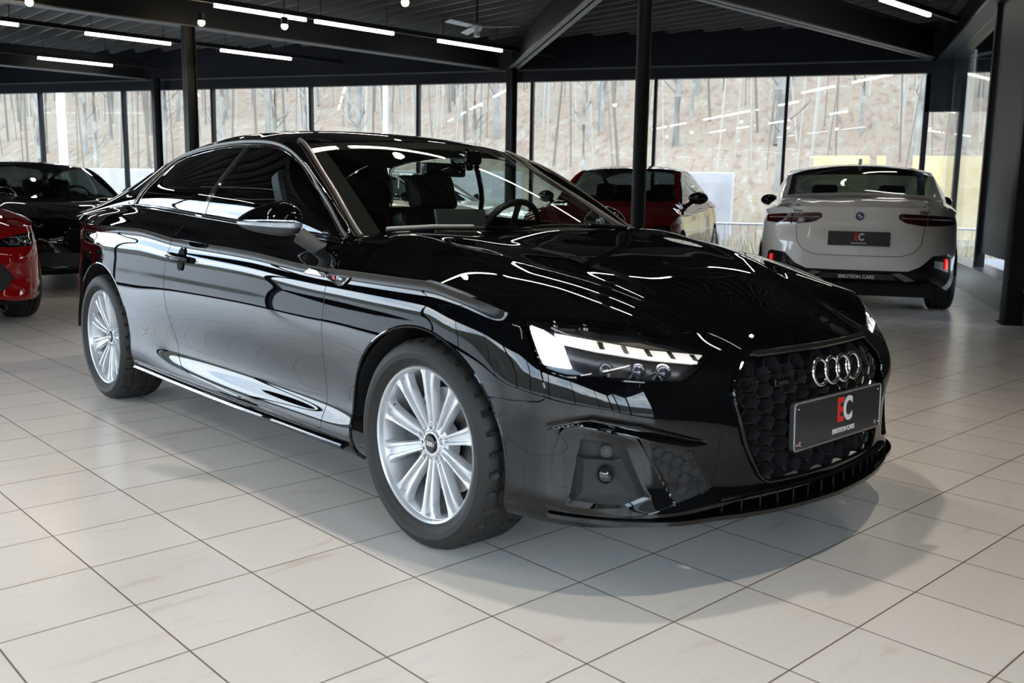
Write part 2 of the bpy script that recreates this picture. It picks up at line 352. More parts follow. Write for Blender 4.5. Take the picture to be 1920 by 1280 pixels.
# ------------------------------------------------------------------ wheels (axle along Y, outer face towards -Y)
def make_wheel(parent, loc, R=.328, RR=.246, W=.225, spokes=10, twin=True, side=1, detail=True, badge=True, dark=False):
    w = bpy.data.objects.new('wheel', None); COL.objects.link(w); w.parent = parent; w.location = loc
    if side < 0: w.rotation_euler = (0, 0, math.pi)
    h = W / 2; na = 180 if detail else 72
    t = MB(); SW = R - RR
    prof = [(RR-.006,-h+.022),(RR+.004,-h+.008),(RR+.014,-h+.002),(RR+SW*.30,-h-.008),(RR+SW*.5,-h-.010),(RR+SW*.72,-h-.002),(RR+SW*.86,-h+.008),(R-.006,-h+.018),(R-.001,-h+.032)]
    ys = [-.075,-.066,-.060,-.05,-.036,-.026,-.020,-.008,.008,.020,.026,.036,.05,.060,.066,.075]
    tread = [(R - (.007 if i in (2,6,9,13) or i in (1,) and 0 else 0), y * W / .225) for i, y in enumerate(ys)]
    prof = prof + tread + [(r, -y) for r, y in prof[::-1]]
    def fn(a, r, hh, i):
        if not detail: return 0
        if i in (7, 8, 9) or i in (10,12,13,14,16,17,19,20,21,23,24,25):
            ph = (a * 34 / (2*math.pi) + abs(hh) * 5.0) % 1.0
            if hh > 0 and i > 8: ph = (ph + .5) % 1
            return -.0065 if ph < .22 else 0
        return 0
    t.lathe(prof, 2*na if detail else na, fn=fn); t.build('tyre', RUB, w, angle=28)
    b = MB(); hr = h - .012
    b.lathe([(RR-.004,-hr),(RR,-hr+.004),(RR-.002,-hr+.012),(RR-.014,-hr+.016),(RR-.020,-hr+.03),(RR-.024,-.02),(RR-.04,.02),(RR-.03,hr-.02),(RR,hr)], 96)
    b.lathe([(RR+.002,-hr+.006),(RR-.004,-hr-.003),(RR-.010,-hr+.001),(RR-.013,-hr+.016)], 96)
    b.build('rim_barrel', SILD if detail else SIL, w)
    face = -hr + .012; s = MB(); NS = spokes; ri, ro = .052, RR - .006
    def yy(r):  # face profile: hub set back, gently domed
        k = (r - ri) / (ro - ri); return face + .020 * (1 - k) ** 1.5 + .004
    for k in range(NS):
        a = 2*math.pi*(k + .5)/NS; ca, sa = math.cos(a), math.sin(a)
        def pt(r, t_, d): return (r*ca - t_*sa, yy(r) + d, r*sa + t_*ca)
        rs = [ri, .075, .10, .13, .16, .19, .215, ro]
        for sg in ((-1, 1) if twin else (0,)):
            V = []; F = []
            for i, r in enumerate(rs):
                f = (r - ri) / (ro - ri)
                if twin:
                    c = sg * (.0098 + .0125 * f ** 1.2); wd = .0042 + .0030 * f; 
                    if i == len(rs)-1: wd += .0105; c += sg*.007
                    if i == len(rs)-2: wd += .0022; c += sg*.001
                else: c = 0; wd = .012 + .010 * f
                V += [pt(r, c - wd*1.5, .026), pt(r, c - wd, .003), pt(r, c - wd*.6, 0), pt(r, c + wd*.6, 0), pt(r, c + wd, .003), pt(r, c + wd*1.5, .026)]
            for i in range(len(rs) - 1):
                for j in range(5): F.append([i*6+j, i*6+j+1, (i+1)*6+j+1, (i+1)*6+j])
                F.append([i*6+5, i*6, (i+1)*6, (i+1)*6+5])
            s.add(V, F)
        if twin:   # web between the two ribs
            V = []; F = []
            for i, r in enumerate(rs):
                f = (r - ri) / (ro - ri); c = .0085 + .0125 * f ** 1.2 + (.008 if i == len(rs)-1 else 0)
                V += [pt(r, -c, .014), pt(r, c, .014), pt(r, c, .026), pt(r, -c, .026)]
            for i in range(len(rs) - 1):
                for j in range(4): F.append([i*4+j, i*4+(j+1)%4, (i+1)*4+(j+1)%4, (i+1)*4+j])
            s.add(V, F)
    sp = s.build('spokes', mat('dark alloy', (.03,.03,.033), .25, .6) if dark else SIL, w, angle=30)
    u = MB(); y0 = face + .024
    u.lathe([(.0,y0+.004),(.030,y0+.004),(.033,y0-.004),(.038,y0-.004),(.044,y0+.004),(.072,y0+.008),(.078,y0+.05)], 60)
    u.build('hub', sp.data.materials[0], w)
    if detail:
        for k in range(5):
            a = 2*math.pi*(k+.25)/5; q = MB(); c = (.056*math.cos(a), y0 + .004, .056*math.sin(a))
            q.lathe([(.0155,.004),(.0150,-.008),(.0125,-.008),(.0118,.010),(.0,.010)], 20, c=c)
            q.mi = 1; q.lathe([(.0,.002),(.0078,.002),(.0082,.009)], 6, c=c); q.build('lug_nut', [SIL, STL], w)
        q = MB(); q.lathe([(.0,y0-.009),(.024,y0-.008),(.0275,y0-.005),(.029,y0)], 40); cap = q.build('centre_cap', GLB, w)
        if badge:
            q = MB()
            for i in range(4):
                q.tube([((i-1.5)*.0092 + .0066*math.cos(t_), y0-.010, .0066*math.sin(t_)) for t_ in np.linspace(0, 2*math.pi, 24)[:-1]], .0009, 6, True, up=(0,1,0))
            q.build('cap_emblem', CHR, cap)
        q = MB(); q.tube([(-.19,face+.03,.09),(-.187,face+.012,.088)], .0042, 8); q.build('valve', MTB, w)
    q = MB(); q.lathe([(.07,.0),(.165,-.004),(.168,-.004),(.168,.02),(.07,.02)], 60); 
    for k in range(20):
        pass
    q.build('brake_disc', STL, w)
    q = MB(); q.box((-.135,.0,.03),(.07,.07,.15), bev=.012); q.build('brake_caliper', DGR, w)
    q = MB(); q.lathe([(0,.03),(RR-.05,.032),(RR-.03,.05)], 40); q.build('wheel_back', DRK, w)
    return w
# ------------------------------------------------------------------ hero car build
def surf_part(name, items, m, parent, label=None):
    V = []; NN = []; F = []
    for (P, N, S, flip, fl) in items:
        v, n, f = clip_grid(P, N, S, fl, flip); b = len(V); V += v; NN += n; F += [[i + b for i in q] for q in f]
    o = mesh_obj(name, V, F, m, parent, normals=NN)
    if label: o['label'] = label
    return o
class Patch:
    """a grid with outward normals for both halves of the car"""
    def __init__(s, P, Q, sgn=None):
        s.P = P; s.Q = Q; N = grid_normals(P)
        if sgn is None:
            c = P.reshape(-1, 3).mean(0) * [1, 0, 1]; sgn = np.sign(((P - c) * N).sum(-1).mean())
        s.N = N * sgn; s.sgn = sgn
    def half(s, side, off=0.):       # side +1 left, -1 right
        P = s.P + s.N * off; N = s.N.copy(); P = P.copy()
        P[..., 1] *= side; N[..., 1] *= side
        return P, N, (s.sgn * side) < 0
    def part(s, S, side, off=0., fl=.012):
        P, N, flip = s.half(side, off); return (P, N, S, flip, fl)
class LowerMap:
    def __init__(s, lo, patch): s.lo = lo; s.pt = patch
    def at(s, S, z, off=0., side=-1):
        if S > s.lo.S[-1]: S = 2 * s.lo.S[-1] - S; side = -side
        L = s.lo.S; i = int(np.clip(np.searchsorted(L, S) - 1, 0, len(L) - 2)); t = (S - L[i]) / (L[i+1] - L[i])
        r = []
        for k in (i, i + 1):
            zz = s.lo.P[k, :, 2]; j = int(np.clip(np.searchsorted(zz, z) - 1, 0, len(zz) - 2)); u = (z - zz[j]) / max(zz[j+1] - zz[j], 1e-6); u = min(max(u, -3), 3)
            r.append((s.pt.P[k, j] * (1-u) + s.pt.P[k, j+1] * u, s.pt.N[k, j] * (1-min(max(u,0),1)) + s.pt.N[k, j+1] * min(max(u,0),1)))
        p = r[0][0] * (1-t) + r[1][0] * t; n = r[0][1] * (1-t) + r[1][1] * t; n = n / np.linalg.norm(n)
        p = p + n * off
        return Vector((p[0], p[1] * side, p[2]))
    def nrm(s, S, z, side=-1):
        a = s.at(S, z, 0, side); b = s.at(S, z, .01, side); return (b - a).normalized()
def dens(poly, step=.01, closed=True):
    out = []; n = len(poly)
    for i in range(n if closed else n - 1):
        a, b = np.array(poly[i], float), np.array(poly[(i+1) % n], float); k = max(1, int(np.linalg.norm(b-a) / step))
        out += [tuple(a + (b-a) * j / k) for j in range(k)]
    if not closed: out.append(tuple(poly[-1]))
    return out
def rnd(poly, r=.012, n=4):
    """rounds the corners of a closed polygon"""
    out = []; m = len(poly)
    for i in range(m):
        p = np.array(poly[i], float); a = np.array(poly[i-1], float) - p; b = np.array(poly[(i+1) % m], float) - p
        la, lb = np.linalg.norm(a), np.linalg.norm(b); k = min(r, la*.45, lb*.45); A = p + a/la*k; B = p + b/lb*k
        for j in range(n + 1):
            t = j / n; out.append(tuple(A*(1-t)**2 + 2*p*t*(1-t) + B*t*t))
    return out
def ell(Q, cx, cz, a, b): return (np.sqrt(((Q[...,0]-cx)/a)**2 + ((Q[...,1]-cz)/b)**2) - 1) * min(a, b)

def rows_patch(xs, rows, nu, nv, t0=0, t1=None):
    """rows: list of arrays (n, 2) giving y, z at stations xs"""
    rows = np.array(rows); q = np.linspace(xs[0], xs[-1], nu); R = np.array([cspline(xs, r, q) for r in rows])
    P = np.empty((nu, nv, 3)); Q = np.empty((nu, nv, 2)); D = np.empty((nu, nv))
    nr = len(rows); vt = np.linspace(0, nr-1, nv)
    for i in range(nu):
        c = R[:, i]; t = np.concatenate([[0], np.cumsum(np.maximum(np.hypot(*np.diff(c, axis=0).T), 1e-5))]); tt = np.interp(vt, np.arange(nr), t)
        r = cspline(t, c, tt); P[i, :, 0] = q[i]; P[i, :, 1:] = r; Q[i, :, 0] = q[i]; Q[i, :, 1] = r[:, 1]; D[i] = tt
    return P, Q, D, q

RAILX = [-3.62,-3.35,-3.1,-2.85,-2.6,-2.4,-2.1,-1.8,-1.5,-1.3,-1.19,-1.09,-.985,-.83,-.71,-.63,-.56]
RAIL  = [(.69,.965),(.70,1.00),(.685,1.055),(.665,1.125),(.650,1.195),(.640,1.240),(.632,1.285),(.632,1.303),(.640,1.300),(.655,1.281),(.670,1.252),(.684,1.213),(.702,1.160),(.733,1.078),(.757,1.000),(.773,.945),(.785,.928)]
BELTX = [-3.62,-3.2,-2.9,-2.5,-2.2,-1.85,-1.28,-.9,-.6,-.5]
BELT  = [(.74,.93),(.752,.975),(.768,1.000),(.788,1.010),(.798,1.002),(.804,.986),(.806,.958),(.803,.938),(.800,.922),(.80,.915)]
def hero_gh(lo, nu=330, nv=70):
    xs = np.array([-3.62,-3.45,-3.25,-3.0,-2.75,-2.5,-2.2,-1.85,-1.5,-1.2,-.9,-.7,-.6,-.5]); crease = []
    top = lo.P[:, -1]; m = lo.S < .3
    rail = cspline(RAILX, RAIL, xs, pchip=True); belt = cspline(BELTX, BELT, xs)
    cy = np.interp(xs, top[m][:, 0], top[m][:, 1]); cz = np.interp(xs, top[m][:, 0], top[m][:, 2])
    g0 = np.stack([cy, cz], -1); g3 = belt
    g1 = g0 + np.stack([-.006*np.ones(len(xs)), .006*np.ones(len(xs))], -1)
    g2 = g0 * .45 + g3 * .55 + [.006, .004]
    d = rail - belt
    dz = np.maximum(d[:, 1:], .004); d = np.hstack([d[:, :1], dz])
    g4 = belt + d * [.05, .12] + [.0, .0]; g5 = belt + d * [.42, .55] + [.004, 0]; g6 = belt + d
    return rows_patch(xs, [g0, g1, g2, g3, g4, g5, g6], nu, nv)
def front_edge(lo, S0=-.72):
    m = lo.S > S0; return lo.P[m][:, -1]
def ridge(x, y, line, A, w, e=.005):
    L = np.array(line); yl = np.interp(x, L[:, 0], L[:, 1]); d = np.abs(y) - yl
    win = np.clip((x - L[0,0]) / .25, 0, 1); win = win*win*(3-2*win)
    return -A * (np.sqrt(d*d + e*e) - e) * np.exp(-(d / w) ** 2) * win
POWER = [(-.45,.66),(-.2,.645),(0,.60),(.161,.558),(.29,.492),(.504,.404),(.70,.342),(.80,.325)]
HOODC = [(-.35,.77,.925),(-.11,.765,.894),(.06,.76,.866),(.17,.75,.842),(.30,.72,.812),(.42,.66,.790),
  (-.56,.60,.956),(-.50,.40,.957),(-.45,.20,.957),(-.43,0,.957),(-.2,.60,.925),(-.2,.35,.925),(-.2,0,.926),(.0,.57,.899),(.0,.3,.900),(0,0,.902),
  (.161,.55,.866),(.161,.3,.868),(.161,0,.870),(.30,.485,.831),(.30,.25,.834),(.30,0,.836),(.504,.40,.762),(.504,.2,.766),(.504,0,.768),(.66,.35,.703),(.68,.18,.706),(.69,0,.708)]
def hood_tps(lo, gh=None):
    e = front_edge(lo, -.56); pts = []
    acc = 0; last = None
    for p in e:
        if last is None or np.linalg.norm(p - last) > .045: pts.append(tuple(p)); last = p
    pts.append(tuple(e[-1]))
    if gh is not None:
        gx = gh.P[:, 0, 0]
        for x in (-.60, -.575, -.55):
            i = np.argmin(abs(gx - x))
            for j in (6, 14, 22, 30): pts.append(tuple(gh.P[i, j]))
    full = []; ne = len(pts); lam = []
    for k, (x, y, z) in enumerate(pts + HOODC):
        for sg in ((1, -1) if y > .01 else (1,)): full.append((x, y*sg, z)); lam.append(1.5e-6 if k < ne else 4e-4)
    return TPS(full, lam=np.array(lam))
ARF = (-.022, .325, .388, .368); ARR = (-2.775, .325, .412, .388)
HEADL = [(.392,.748),(.43,.69),(.468,.628),(.54,.613),(.64,.612),(.84,.598),(.89,.600),(.955,.632),(1.005,.660),(.975,.672),(.88,.700),(.74,.727),(.57,.743),(.44,.750)]
FSHUT = [(.372,.775),(.378,.755),(.40,.721),(.44,.664),(.47,.62),(.487,.575),(.486,.548),(.47,.539),(.39,.533),(.25,.529)]
GRILLE = [(1.13,.650),(1.045,.575),(1.048,.53),(1.085,.42),(1.145,.312),(1.178,.292)]
IN_O = [(.53,.470),(.575,.488),(.66,.474),(.75,.450),(.862,.262),(.76,.238),(.64,.236),(.55,.240),(.49,.252),(.49,.29)]
IN_I = [(.588,.452),(.71,.437),(.788,.288),(.72,.264),(.64,.258),(.552,.260),(.562,.318)]
MESHP = [(.780,.433),(.915,.409),(.978,.300),(.965,.288),(.865,.266)]
def build_hero(root):
    lo = hero_lower(); n0 = Patch(lo.P, lo.Q).N
    ch = sdf_poly(lo.Q, [(.50,.474),(.56,.492),(.62,.5085),(.75,.490),(.95,.431),(.90,.430),(.77,.455),(.66,.479),(.575,.492)])
    t_ = np.clip(ch / .017 + .42, 0, 1); lo.P = lo.P - n0 * (.016 * t_ * t_ * (3 - 2*t_))[..., None]; low = Patch(lo.P, lo.Q); LM = LowerMap(lo, low); Q = lo.Q; SM = lo.S[-1]; g = .0022
    P, GQ, GD, gx = hero_gh(lo); gh = Patch(P, GQ); GB = np.stack([GQ[..., 0], GD], -1)
    belt = cspline(BELTX, BELT, gx, pchip=True)
    # arc distance from belt and from rail along each section
    ib = np.array([np.argmin(abs(np.arange(P.shape[1]) / (P.shape[1]-1) * 6 - 3))] * P.shape[0])
    DB = GD - GD[np.arange(len(ib)), ib][:, None]; DR = GD[:, -1:] - GD
    X = GQ[..., 0]; cutX = -2.590 + np.clip(P[..., 2] - 1.015, 0, 1) * .80
    arf = ell(Q, *ARF); arr = ell(Q, *ARR)
    hl = sdf_poly(Q, HEADL); fs = sdf_poly(Q, FSHUT + [(.15, .529), (.15, .1), (-2, .1), (-2, .9), (.372, .9)])   # inside = fender side
    gr_full = GRILLE + [(2*SM - a, b) for a, b in GRILLE[::-1]]; gr = sdf_poly(Q, gr_full); ino = sdf_poly(Q, IN_O); mp = sdf_poly(Q, MESHP)
    S_, Z_ = Q[..., 0], Q[..., 1]
    DOORB = [(-1.895,1.2),(-1.893,.872),(-1.912,.861),(-1.940,.783),(-1.951,.70),(-1.948,.64),(-1.935,.57),(-1.905,.49),(-1.868,.42),(-1.85,.352),(-1.80,.313),(-1.70,.292),(-1.36,.276),(-1.0,.262),(-.62,.255),(-.592,.27),(-.590,.5),(-.575,.75),(-.562,.86),(-.56,1.2)]
    dr = sdf_poly(Q, DOORB)
    skirt = Z_ - (.262 + .0 * S_); 
    MN = lambda *a: np.minimum.reduce(a)
    names = {-1: 'right', 1: 'left'}
    # ---- doors, quarters, fenders, skirts
    xd = -1.893 + np.clip((GQ[..., 1] - .87) / .115, 0, 1) * .105        # rear edge of the door above the crease leans forward
    du = MN(X - xd - g, -.566 - X - g, -DB - .002)
    for sd in (-1, 1):
        d = surf_part('door', [low.part(dr - g, sd), gh.part(du, sd)], BLK, root)
        surf_part('quarter_panel', [low.part(MN(-dr - g, -1.0 - S_, Z_ - .262 - g, arr, S_ + 3.56), sd), gh.part(MN(xd - X - g, -DB - .002, X + 3.60), sd),
                                    gh.part(MN(cutX + .004 - X, DB - .001, X + 3.60), sd)], BLK, root)
        surf_part('front_fender', [low.part(MN(fs - g, S_ + .7, arf, np.maximum(-dr - g, S_ + .40), Z_ - .21), sd), gh.part(MN(X + .566 - g, -DB + .03), sd)], BLK, root)
        surf_part('side_skirt', [low.part(MN(.262 - g - Z_, arr, arf, S_ + 2.5, -.3 - S_), sd, .002)], BLK, root)
        # wheel arch lips
        for nm, (cx, cz, a, b) in (('f', ARF), ('r', ARR)):
            m = MB(); pts = []
            for k in range(49):
                t_ = math.radians(-22 + 224 * k / 48); x, z = cx + a*math.cos(t_), cz + b*math.sin(t_)
                if z > .215: pts.append(LM.at(x, z, -.004, sd))
            m.tube(pts, .006, 8, up=(0, 1, 0)); m.build('wheel_arch_lip', GLB, root)
            m = MB(); prof = []
            m.lathe([(a - .004, 0), (a + .01, .16), (a + .01, .30)], 40, c=(cx, 0, 0), a0=math.radians(2), a1=math.radians(178))
            V = [(v[0], sd * (.895 - v[1]), cz + (v[2]) * b / a) for v in m.V]; m.V = V; m.build('wheel_arch_liner', DRK, root)
        # sill blade
        m = MB(); m.tube([LM.at(x, .232 + .012*(abs(x+1.3)/1.3)**2, .010, sd) for x in np.linspace(-2.33, -.44, 40)], .011, 8, flat=1.0); m.build('sill_blade', GLB, root)
        m = MB(); m.tube([LM.at(x, .236 + .012*(abs(x+1.3)/1.3)**2, .022, sd) for x in np.linspace(-2.33, -.44, 40)], .0018, 6); m.build('sill_trim', CHR, root)
    # ---- front bumper, both halves in one piece
    lowi = [(.94,.226),(1.00,.243),(1.10,.256),(1.25,.260),(2*SM-1.25,.260),(2*SM-1.10,.256),(2*SM-1.0,.243),(2*SM-.94,.226),(2*SM-.94,.10),(.94,.10)]
    li = sdf_poly(Q, lowi)
    fb = MN(-li - .001, -fs - g, -hl - .003, -gr - .0015, -ino - .001, -mp - .001, S_ - .20, arf)
    surf_part('front_bumper', [low.part(fb, -1), low.part(fb, 1)], BLK, root)
    rb = MN(-3.56 - g - S_, Z_ - .25, .92 - Z_)
    surf_part('rear_bumper', [low.part(rb, -1), low.part(rb, 1)], BLK, root)
    for sd in (-1, 1):
        tl = sdf_poly(Q, [(-3.30,.855),(-3.50,.87),(-4.02,.87),(-4.02,.79),(-3.62,.775),(-3.36,.80)])
        surf_part('tail_lamp', [low.part(tl, sd, .004)], mat('tail lamp red', (.12,.004,.006), .08, 0, 1), root)
        # side intake
        fr = MN(sdf_poly(Q, rnd(IN_O, .02)) - .0035, -sdf_poly(Q, rnd(IN_I, .012)))
        surf_part('intake_frame', [low.part(fr, sd, .005, .045)], GLB, root)
        inn = surf_part('intake_panel', [low.part(sdf_poly(Q, [(a, b) for a, b in IN_I]) + .012, sd, -.036, .0)], MTB, root, 'matt grey recessed panel')
        f0 = lambda o: (lambda a, b: LM.at(a, b, o, sd))
        m = MB()   # raised trapezoid ramp around the lamp
        ramp = [(.575,.395),(.705,.392),(.765,.285),(.575,.272)]; top = [(.618,.372),(.650,.370),(.655,.322),(.615,.312)]
        m.add([f0(-.020)(*p) for p in ramp] + [f0(-.050)(*p) for p in top], [[0,1,5,4],[1,2,6,5],[2,3,7,6],[3,0,4,7],[4,5,6,7]]); m.build('lamp_recess', MTB, inn)
        n = LM.nrm(.662, .346, sd); c = LM.at(.662, .346, -.030, sd); R = frame((0,0,0), (0,0,1), n).to_3x3()
        m = MB(); m.ball(c, (.028,.024,.026), 20, 12, R); m.build('fog_lamp', mat('lamp cover dark', (.01,.012,.018), .12, 0, 1), inn)
        c = LM.at(.662, .410, -.030, sd); m = MB(); q = c + n * .014
        m.tube([c, q], .017, 24); m.tube([q + (R @ Vector((.0135*math.cos(t_), .0135*math.sin(t_), 0))) for t_ in np.linspace(0, 2*math.pi, 28)[:-1]], .003, 8, True, up=tuple(n)); m.build('parking_sensor', DGR, inn)
        mg = surf_part('mesh_insert', [low.part(mp - .001, sd, -.010, .01)], MTB, root, 'matt grey hexagon patterned insert')
        m = MB(); hexw, hexh = .046, .030
        for r_ in range(-1, 9):
            for c_ in range(-1, 9):
                cs = .775 + c_ * hexw * .75 + r_ * .0075; cz = .255 + r_ * hexh + (c_ % 2) * hexh / 2
                if sdf_poly(np.array([[cs, cz]]), MESHP)[0] < .012: continue
                hx = [(cs + hexw*.47*math.cos(math.radians(60*k)), cz + hexh*.5*math.sin(math.radians(60*k))/.866) for k in range(6)]
                m.tube([f0(-.008)(*p) for p in hx], .0022, 6, True)
        if m.V: m.build('hexagon_ribs', MTB, mg)
        m = MB()
        for a in (.86, .93): m.prism([(a-.022,.312),(a+.024,.306),(a+.02,.318),(a-.018,.324)], f0(-.008), f0(-.0055))
        m.build('mesh_slot', DRK, mg)
    # ---- headlights
    HLi = [(a, b) for a, b in HEADL]
    for sd in (-1, 1):
        hp = sdf_poly(Q, HLi)
        h = surf_part('headlight', [low.part(hp + .001, sd, -.055, .0)], mat('lamp housing black', (.01,.01,.012), .25), root)
        f0 = lambda o: (lambda a, b: LM.at(a, b, o, sd))
        surf_part('headlight_surround', [low.part(MN(hp - .0, -(hp - .006)), sd, -.002, .05)], GLB, h)
        surf_part('lens', [low.part(hp - .002, sd, .0, .0)], CLR, h)
        dq = sdf_poly(Q, [(.402,.744),(.452,.7315),(.487,.716),(.520,.695),(.553,.640),(.468,.642),(.43,.70)])
        surf_part('daytime_lamp', [low.part(dq, sd, -.014, .02)], WHT, h, 'lit white daytime running lamp block')
        m = MB(); m.prism([(.485,.724),(.62,.708),(.80,.684),(.985,.664),(.95,.647),(.80,.664),(.62,.686),(.505,.703)], f0(-.026), f0(-.010)); m.build('light_blade', mat('lamp blade', (.62,.60,.55), .2, .3, .5, emis=(1,.93,.82), estr=.25), h)
        m = MB(); m.tube([f0(-.006)(a, b) for a, b in [(.49,.7045),(.52,.699),(.62,.684),(.80,.662),(.95,.645)]], .0032, 8); m.build('light_strip', WHT, h)
        m = MB(); m.prism([(.47,.742),(.57,.738),(.74,.720),(.88,.693),(.965,.672),(.80,.690),(.62,.714),(.52,.727)], f0(-.030), f0(-.016)); m.build('upper_reflector', AMB, h)
        for k in range(5):
            a = .62 + k * .078; b = .702 - k * .0095
            m = MB(); m.prism([(a,b+.004),(a+.018,b+.002),(a+.030,b-.019),(a+.012,b-.017)], f0(-.0095), f0(-.007)); m.build('indicator_segment', AMB, h)
        for (a, b, r_) in ((.760,.640,.019), (.845,.635,.021), (.655,.645,.017)):
            n = LM.nrm(a, b, sd); R = frame((0,0,0), (0,0,1), n).to_3x3(); c = f0(-.036)(a, b); m = MB()
            m.tube([c - n*.02, c + n*.006], r_ * 1.12, 24); m.mi = 1; m.ball(c + n*.004, (r_, r_, r_*.7), 20, 12, R)
            m.build('projector_lens', [CHR, mat('projector glass', (.05,.055,.07), .03, .4, 1)], h)
        m = MB(); m.prism([(.475,.636),(.56,.634),(.60,.622),(.50,.619)], f0(-.04), f0(-.02)); m.build('side_reflector', mat('lamp glass grey', (.25,.28,.32), .15, .5), h)
    # ---- grille
    f1 = lambda o: (lambda a, b: LM.at(a, b, o, -1))
    G2 = rnd(gr_full, .02, 4); gp = sdf_poly(Q, gr_full)
    gb = surf_part('grille', [low.part(gp + .010, -1, -.065, 0), low.part(gp + .012, 1, -.065, 0)], DRK, root)
    m = MB(); m.tube([f1(.004)(*p) for p in dens(G2, .012)], .0065, 10, True); m.build('grille_frame', GLB, gb)
    m = MB(); m.tube([f1(.013)(a, .648 + .004*(1-((a-SM)/.35)**2)) for a in np.linspace(1.15, 2*SM-1.15, 40)], .0105, 10, flat=.7); m.build('grille_top_strip', mat('dark chrome', (.12,.115,.11), .18, .9), gb)
    m = MB(); hw, hh = .078, .046; k0 = 0
    for c_ in range(-9, 10):
        for r_ in range(-1, 10):
            cs = SM + c_ * hw * .78; cz = .30 + r_ * hh + (c_ % 2) * hh / 2
            if sdf_poly(np.array([[cs, cz]]), gr_full)[0] < .006: continue
            hx = [(cs + hw*.485*math.cos(math.radians(60*k)), cz + hh*.47*math.sin(math.radians(60*k))/.866) for k in range(6)]
            cl = lambda p: (p[0], min(max(p[1], .290), .655))
            O = [cl(p) for p in hx]; I = [cl((cs + (a-cs)*.86, cz + (b-cz)*.84)) for a, b in hx]
            V = [f1(-.014)(*p) for p in O] + [f1(-.009)(*p) for p in [cl((cs+(a-cs)*.93, cz+(b-cz)*.92)) for a, b in hx]] + [f1(-.022)(*p) for p in I] + [f1(-.058)(*p) for p in [cl((cs+(a-cs)*.74, cz+(b-cz)*.7)) for a, b in hx]]
            F = [[r*6+k, r*6+(k+1)%6, (r+1)*6+(k+1)%6, (r+1)*6+k] for r in range(3) for k in range(6)]
            m.add(V, F)
    m.build('honeycomb', mat('honeycomb black', (.022,.022,.024), .25, 0, .8, .05), gb, angle=20)
    # rings
    rg = MB(); cz = .592; px_ = .862
    n = Vector((1, 0, .16)).normalized(); up = Vector((-.16, 0, 1)).normalized()
    for i in range(4):
        yc = -.006 + (i - 1.5) * .0625
        pts = [Vector((px_ - .012 * ((yc)/.1)**2 * 0 - .4*yc*yc, yc, cz)) + Vector((0,1,0)) * (.0385*math.cos(t_)) + up * (.0385*math.sin(t_)) for t_ in np.linspace(0, 2*math.pi, 49)[:-1]]
        rg.tube(pts, .0058, 12, True, up=tuple(n), flat=1.0)
    rg.build('ring_emblem', CHR, gb)
    q = MB(); q.box((.838, -.270, .582), (.008, .078, .020), bev=.004); qb = q.build('quattro_badge', GLB, gb)
    text_obj('badge_lettering', 'quattro', .015, mat('badge silver', (.6,.6,.6), .2, 1), qb, frame((.8435, -.270, .582), (0, 1, 0), (1, 0, .02)))
    # number plate
    pm = frame((.882, -.012, .453), (0, 1, 0), (1, 0, .03)); m = MB()
    rect = rnd([(-.252,-.068),(.252,-.068),(.252,.068),(-.252,.068)], .012)
    pf = lambda o: (lambda a, b: pm @ Vector((a, b, o)))
    m.prism(rect, pf(-.016), pf(0)); pl = m.build('number_plate', PLT, root, angle=50)
    m = MB(); m.tube([pf(.0005)(*p) for p in rect], .003, 8, True); m.build('plate_frame', mat('plate frame', (.30,.31,.33), .25, .6), pl)
    text_obj('plate_letter', 'E', .098, mat('ec red', (.75,.035,.02), .4), pl, pm @ Matrix.Translation((.002, .014, .0012)), sx=.78, bold=.0035)
    text_obj('plate_letter', 'C', .098, WTX, pl, pm @ Matrix.Translation((.045, .014, .0022)), sx=.78, bold=.003)
    text_obj('plate_lettering', 'EMOTION CARS', .0205, WTX, pl, pm @ Matrix.Translation((.024, -.045, .0012)), sx=.88, bold=.0002)
    for sx_ in (-1, 1): text_obj('corner_mark', 'C', .017, mat('ec pink', (.8,.5,.45), .4), pl, pm @ Matrix.Translation((sx_*.222, -.052, .0012)))
    m = MB()
    for a, b in ((-.234,.052),(.234,.052),(-.238,-.052),(.240,-.052)): m.ball(pf(.001)(a, b), .0028, 8, 6)
    m.build('plate_screw', CHR, pl)
    m = MB(); m.box((.845, -.012, .45), (.05, .36, .09)); m.build('plate_holder', GLB, root)
    # front lip / splitter
    m = MB(); V = []; F = []; ss = np.linspace(.50, 2*SM-.50, 150)
    for s_ in ss:
        u = abs(s_ - SM) / (SM - .5); ex = .012 + .022 * max(0, 1-(u/.75)**4)
        a = LM.at(s_, .262, -.030, -1); c0 = LM.at(s_, .225, ex, -1); 
        zt = .218 - .010*(1-u*u); ins = LM.at(s_, .225, ex - .10, -1)
        pa = Vector((c0.x, c0.y, zt + .012)); pb = Vector((c0.x, c0.y, zt)); pc_ = Vector((ins.x, ins.y, zt - .006)); pd = Vector((ins.x, ins.y, zt + .012))
        V += [pd, pa, pb, pc_]
    for i in range(len(ss)-1):
        for k in range(4): F.append([i*4+k, i*4+(k+1)%4, (i+1)*4+(k+1)%4, (i+1)*4+k])
    m.add(V, F); m.build('front_splitter', BLK, root)
    surf_part('lower_intake', [low.part(li + .004, -1, -.05, 0), low.part(li + .004, 1, -.05, 0)], DRK, root)
    m = MB()
    m.tube([LM.at(s_, .268, .004, -1) for s_ in np.linspace(1.0, 2*SM-1.0, 60)], .008, 8, flat=1.2); m.build('lower_grille_bar', GLB, root)
    for k in range(14):
        m = MB(); s_ = 1.02 + k * (2*SM-2.04)/13; a, b = LM.at(s_, .262, -.010, -1), LM.at(s_, .225, -.004, -1); m.tube([a, Vector((b.x, b.y, .214))], .003, 6)
        m.build('splitter_vane', DRK, root)
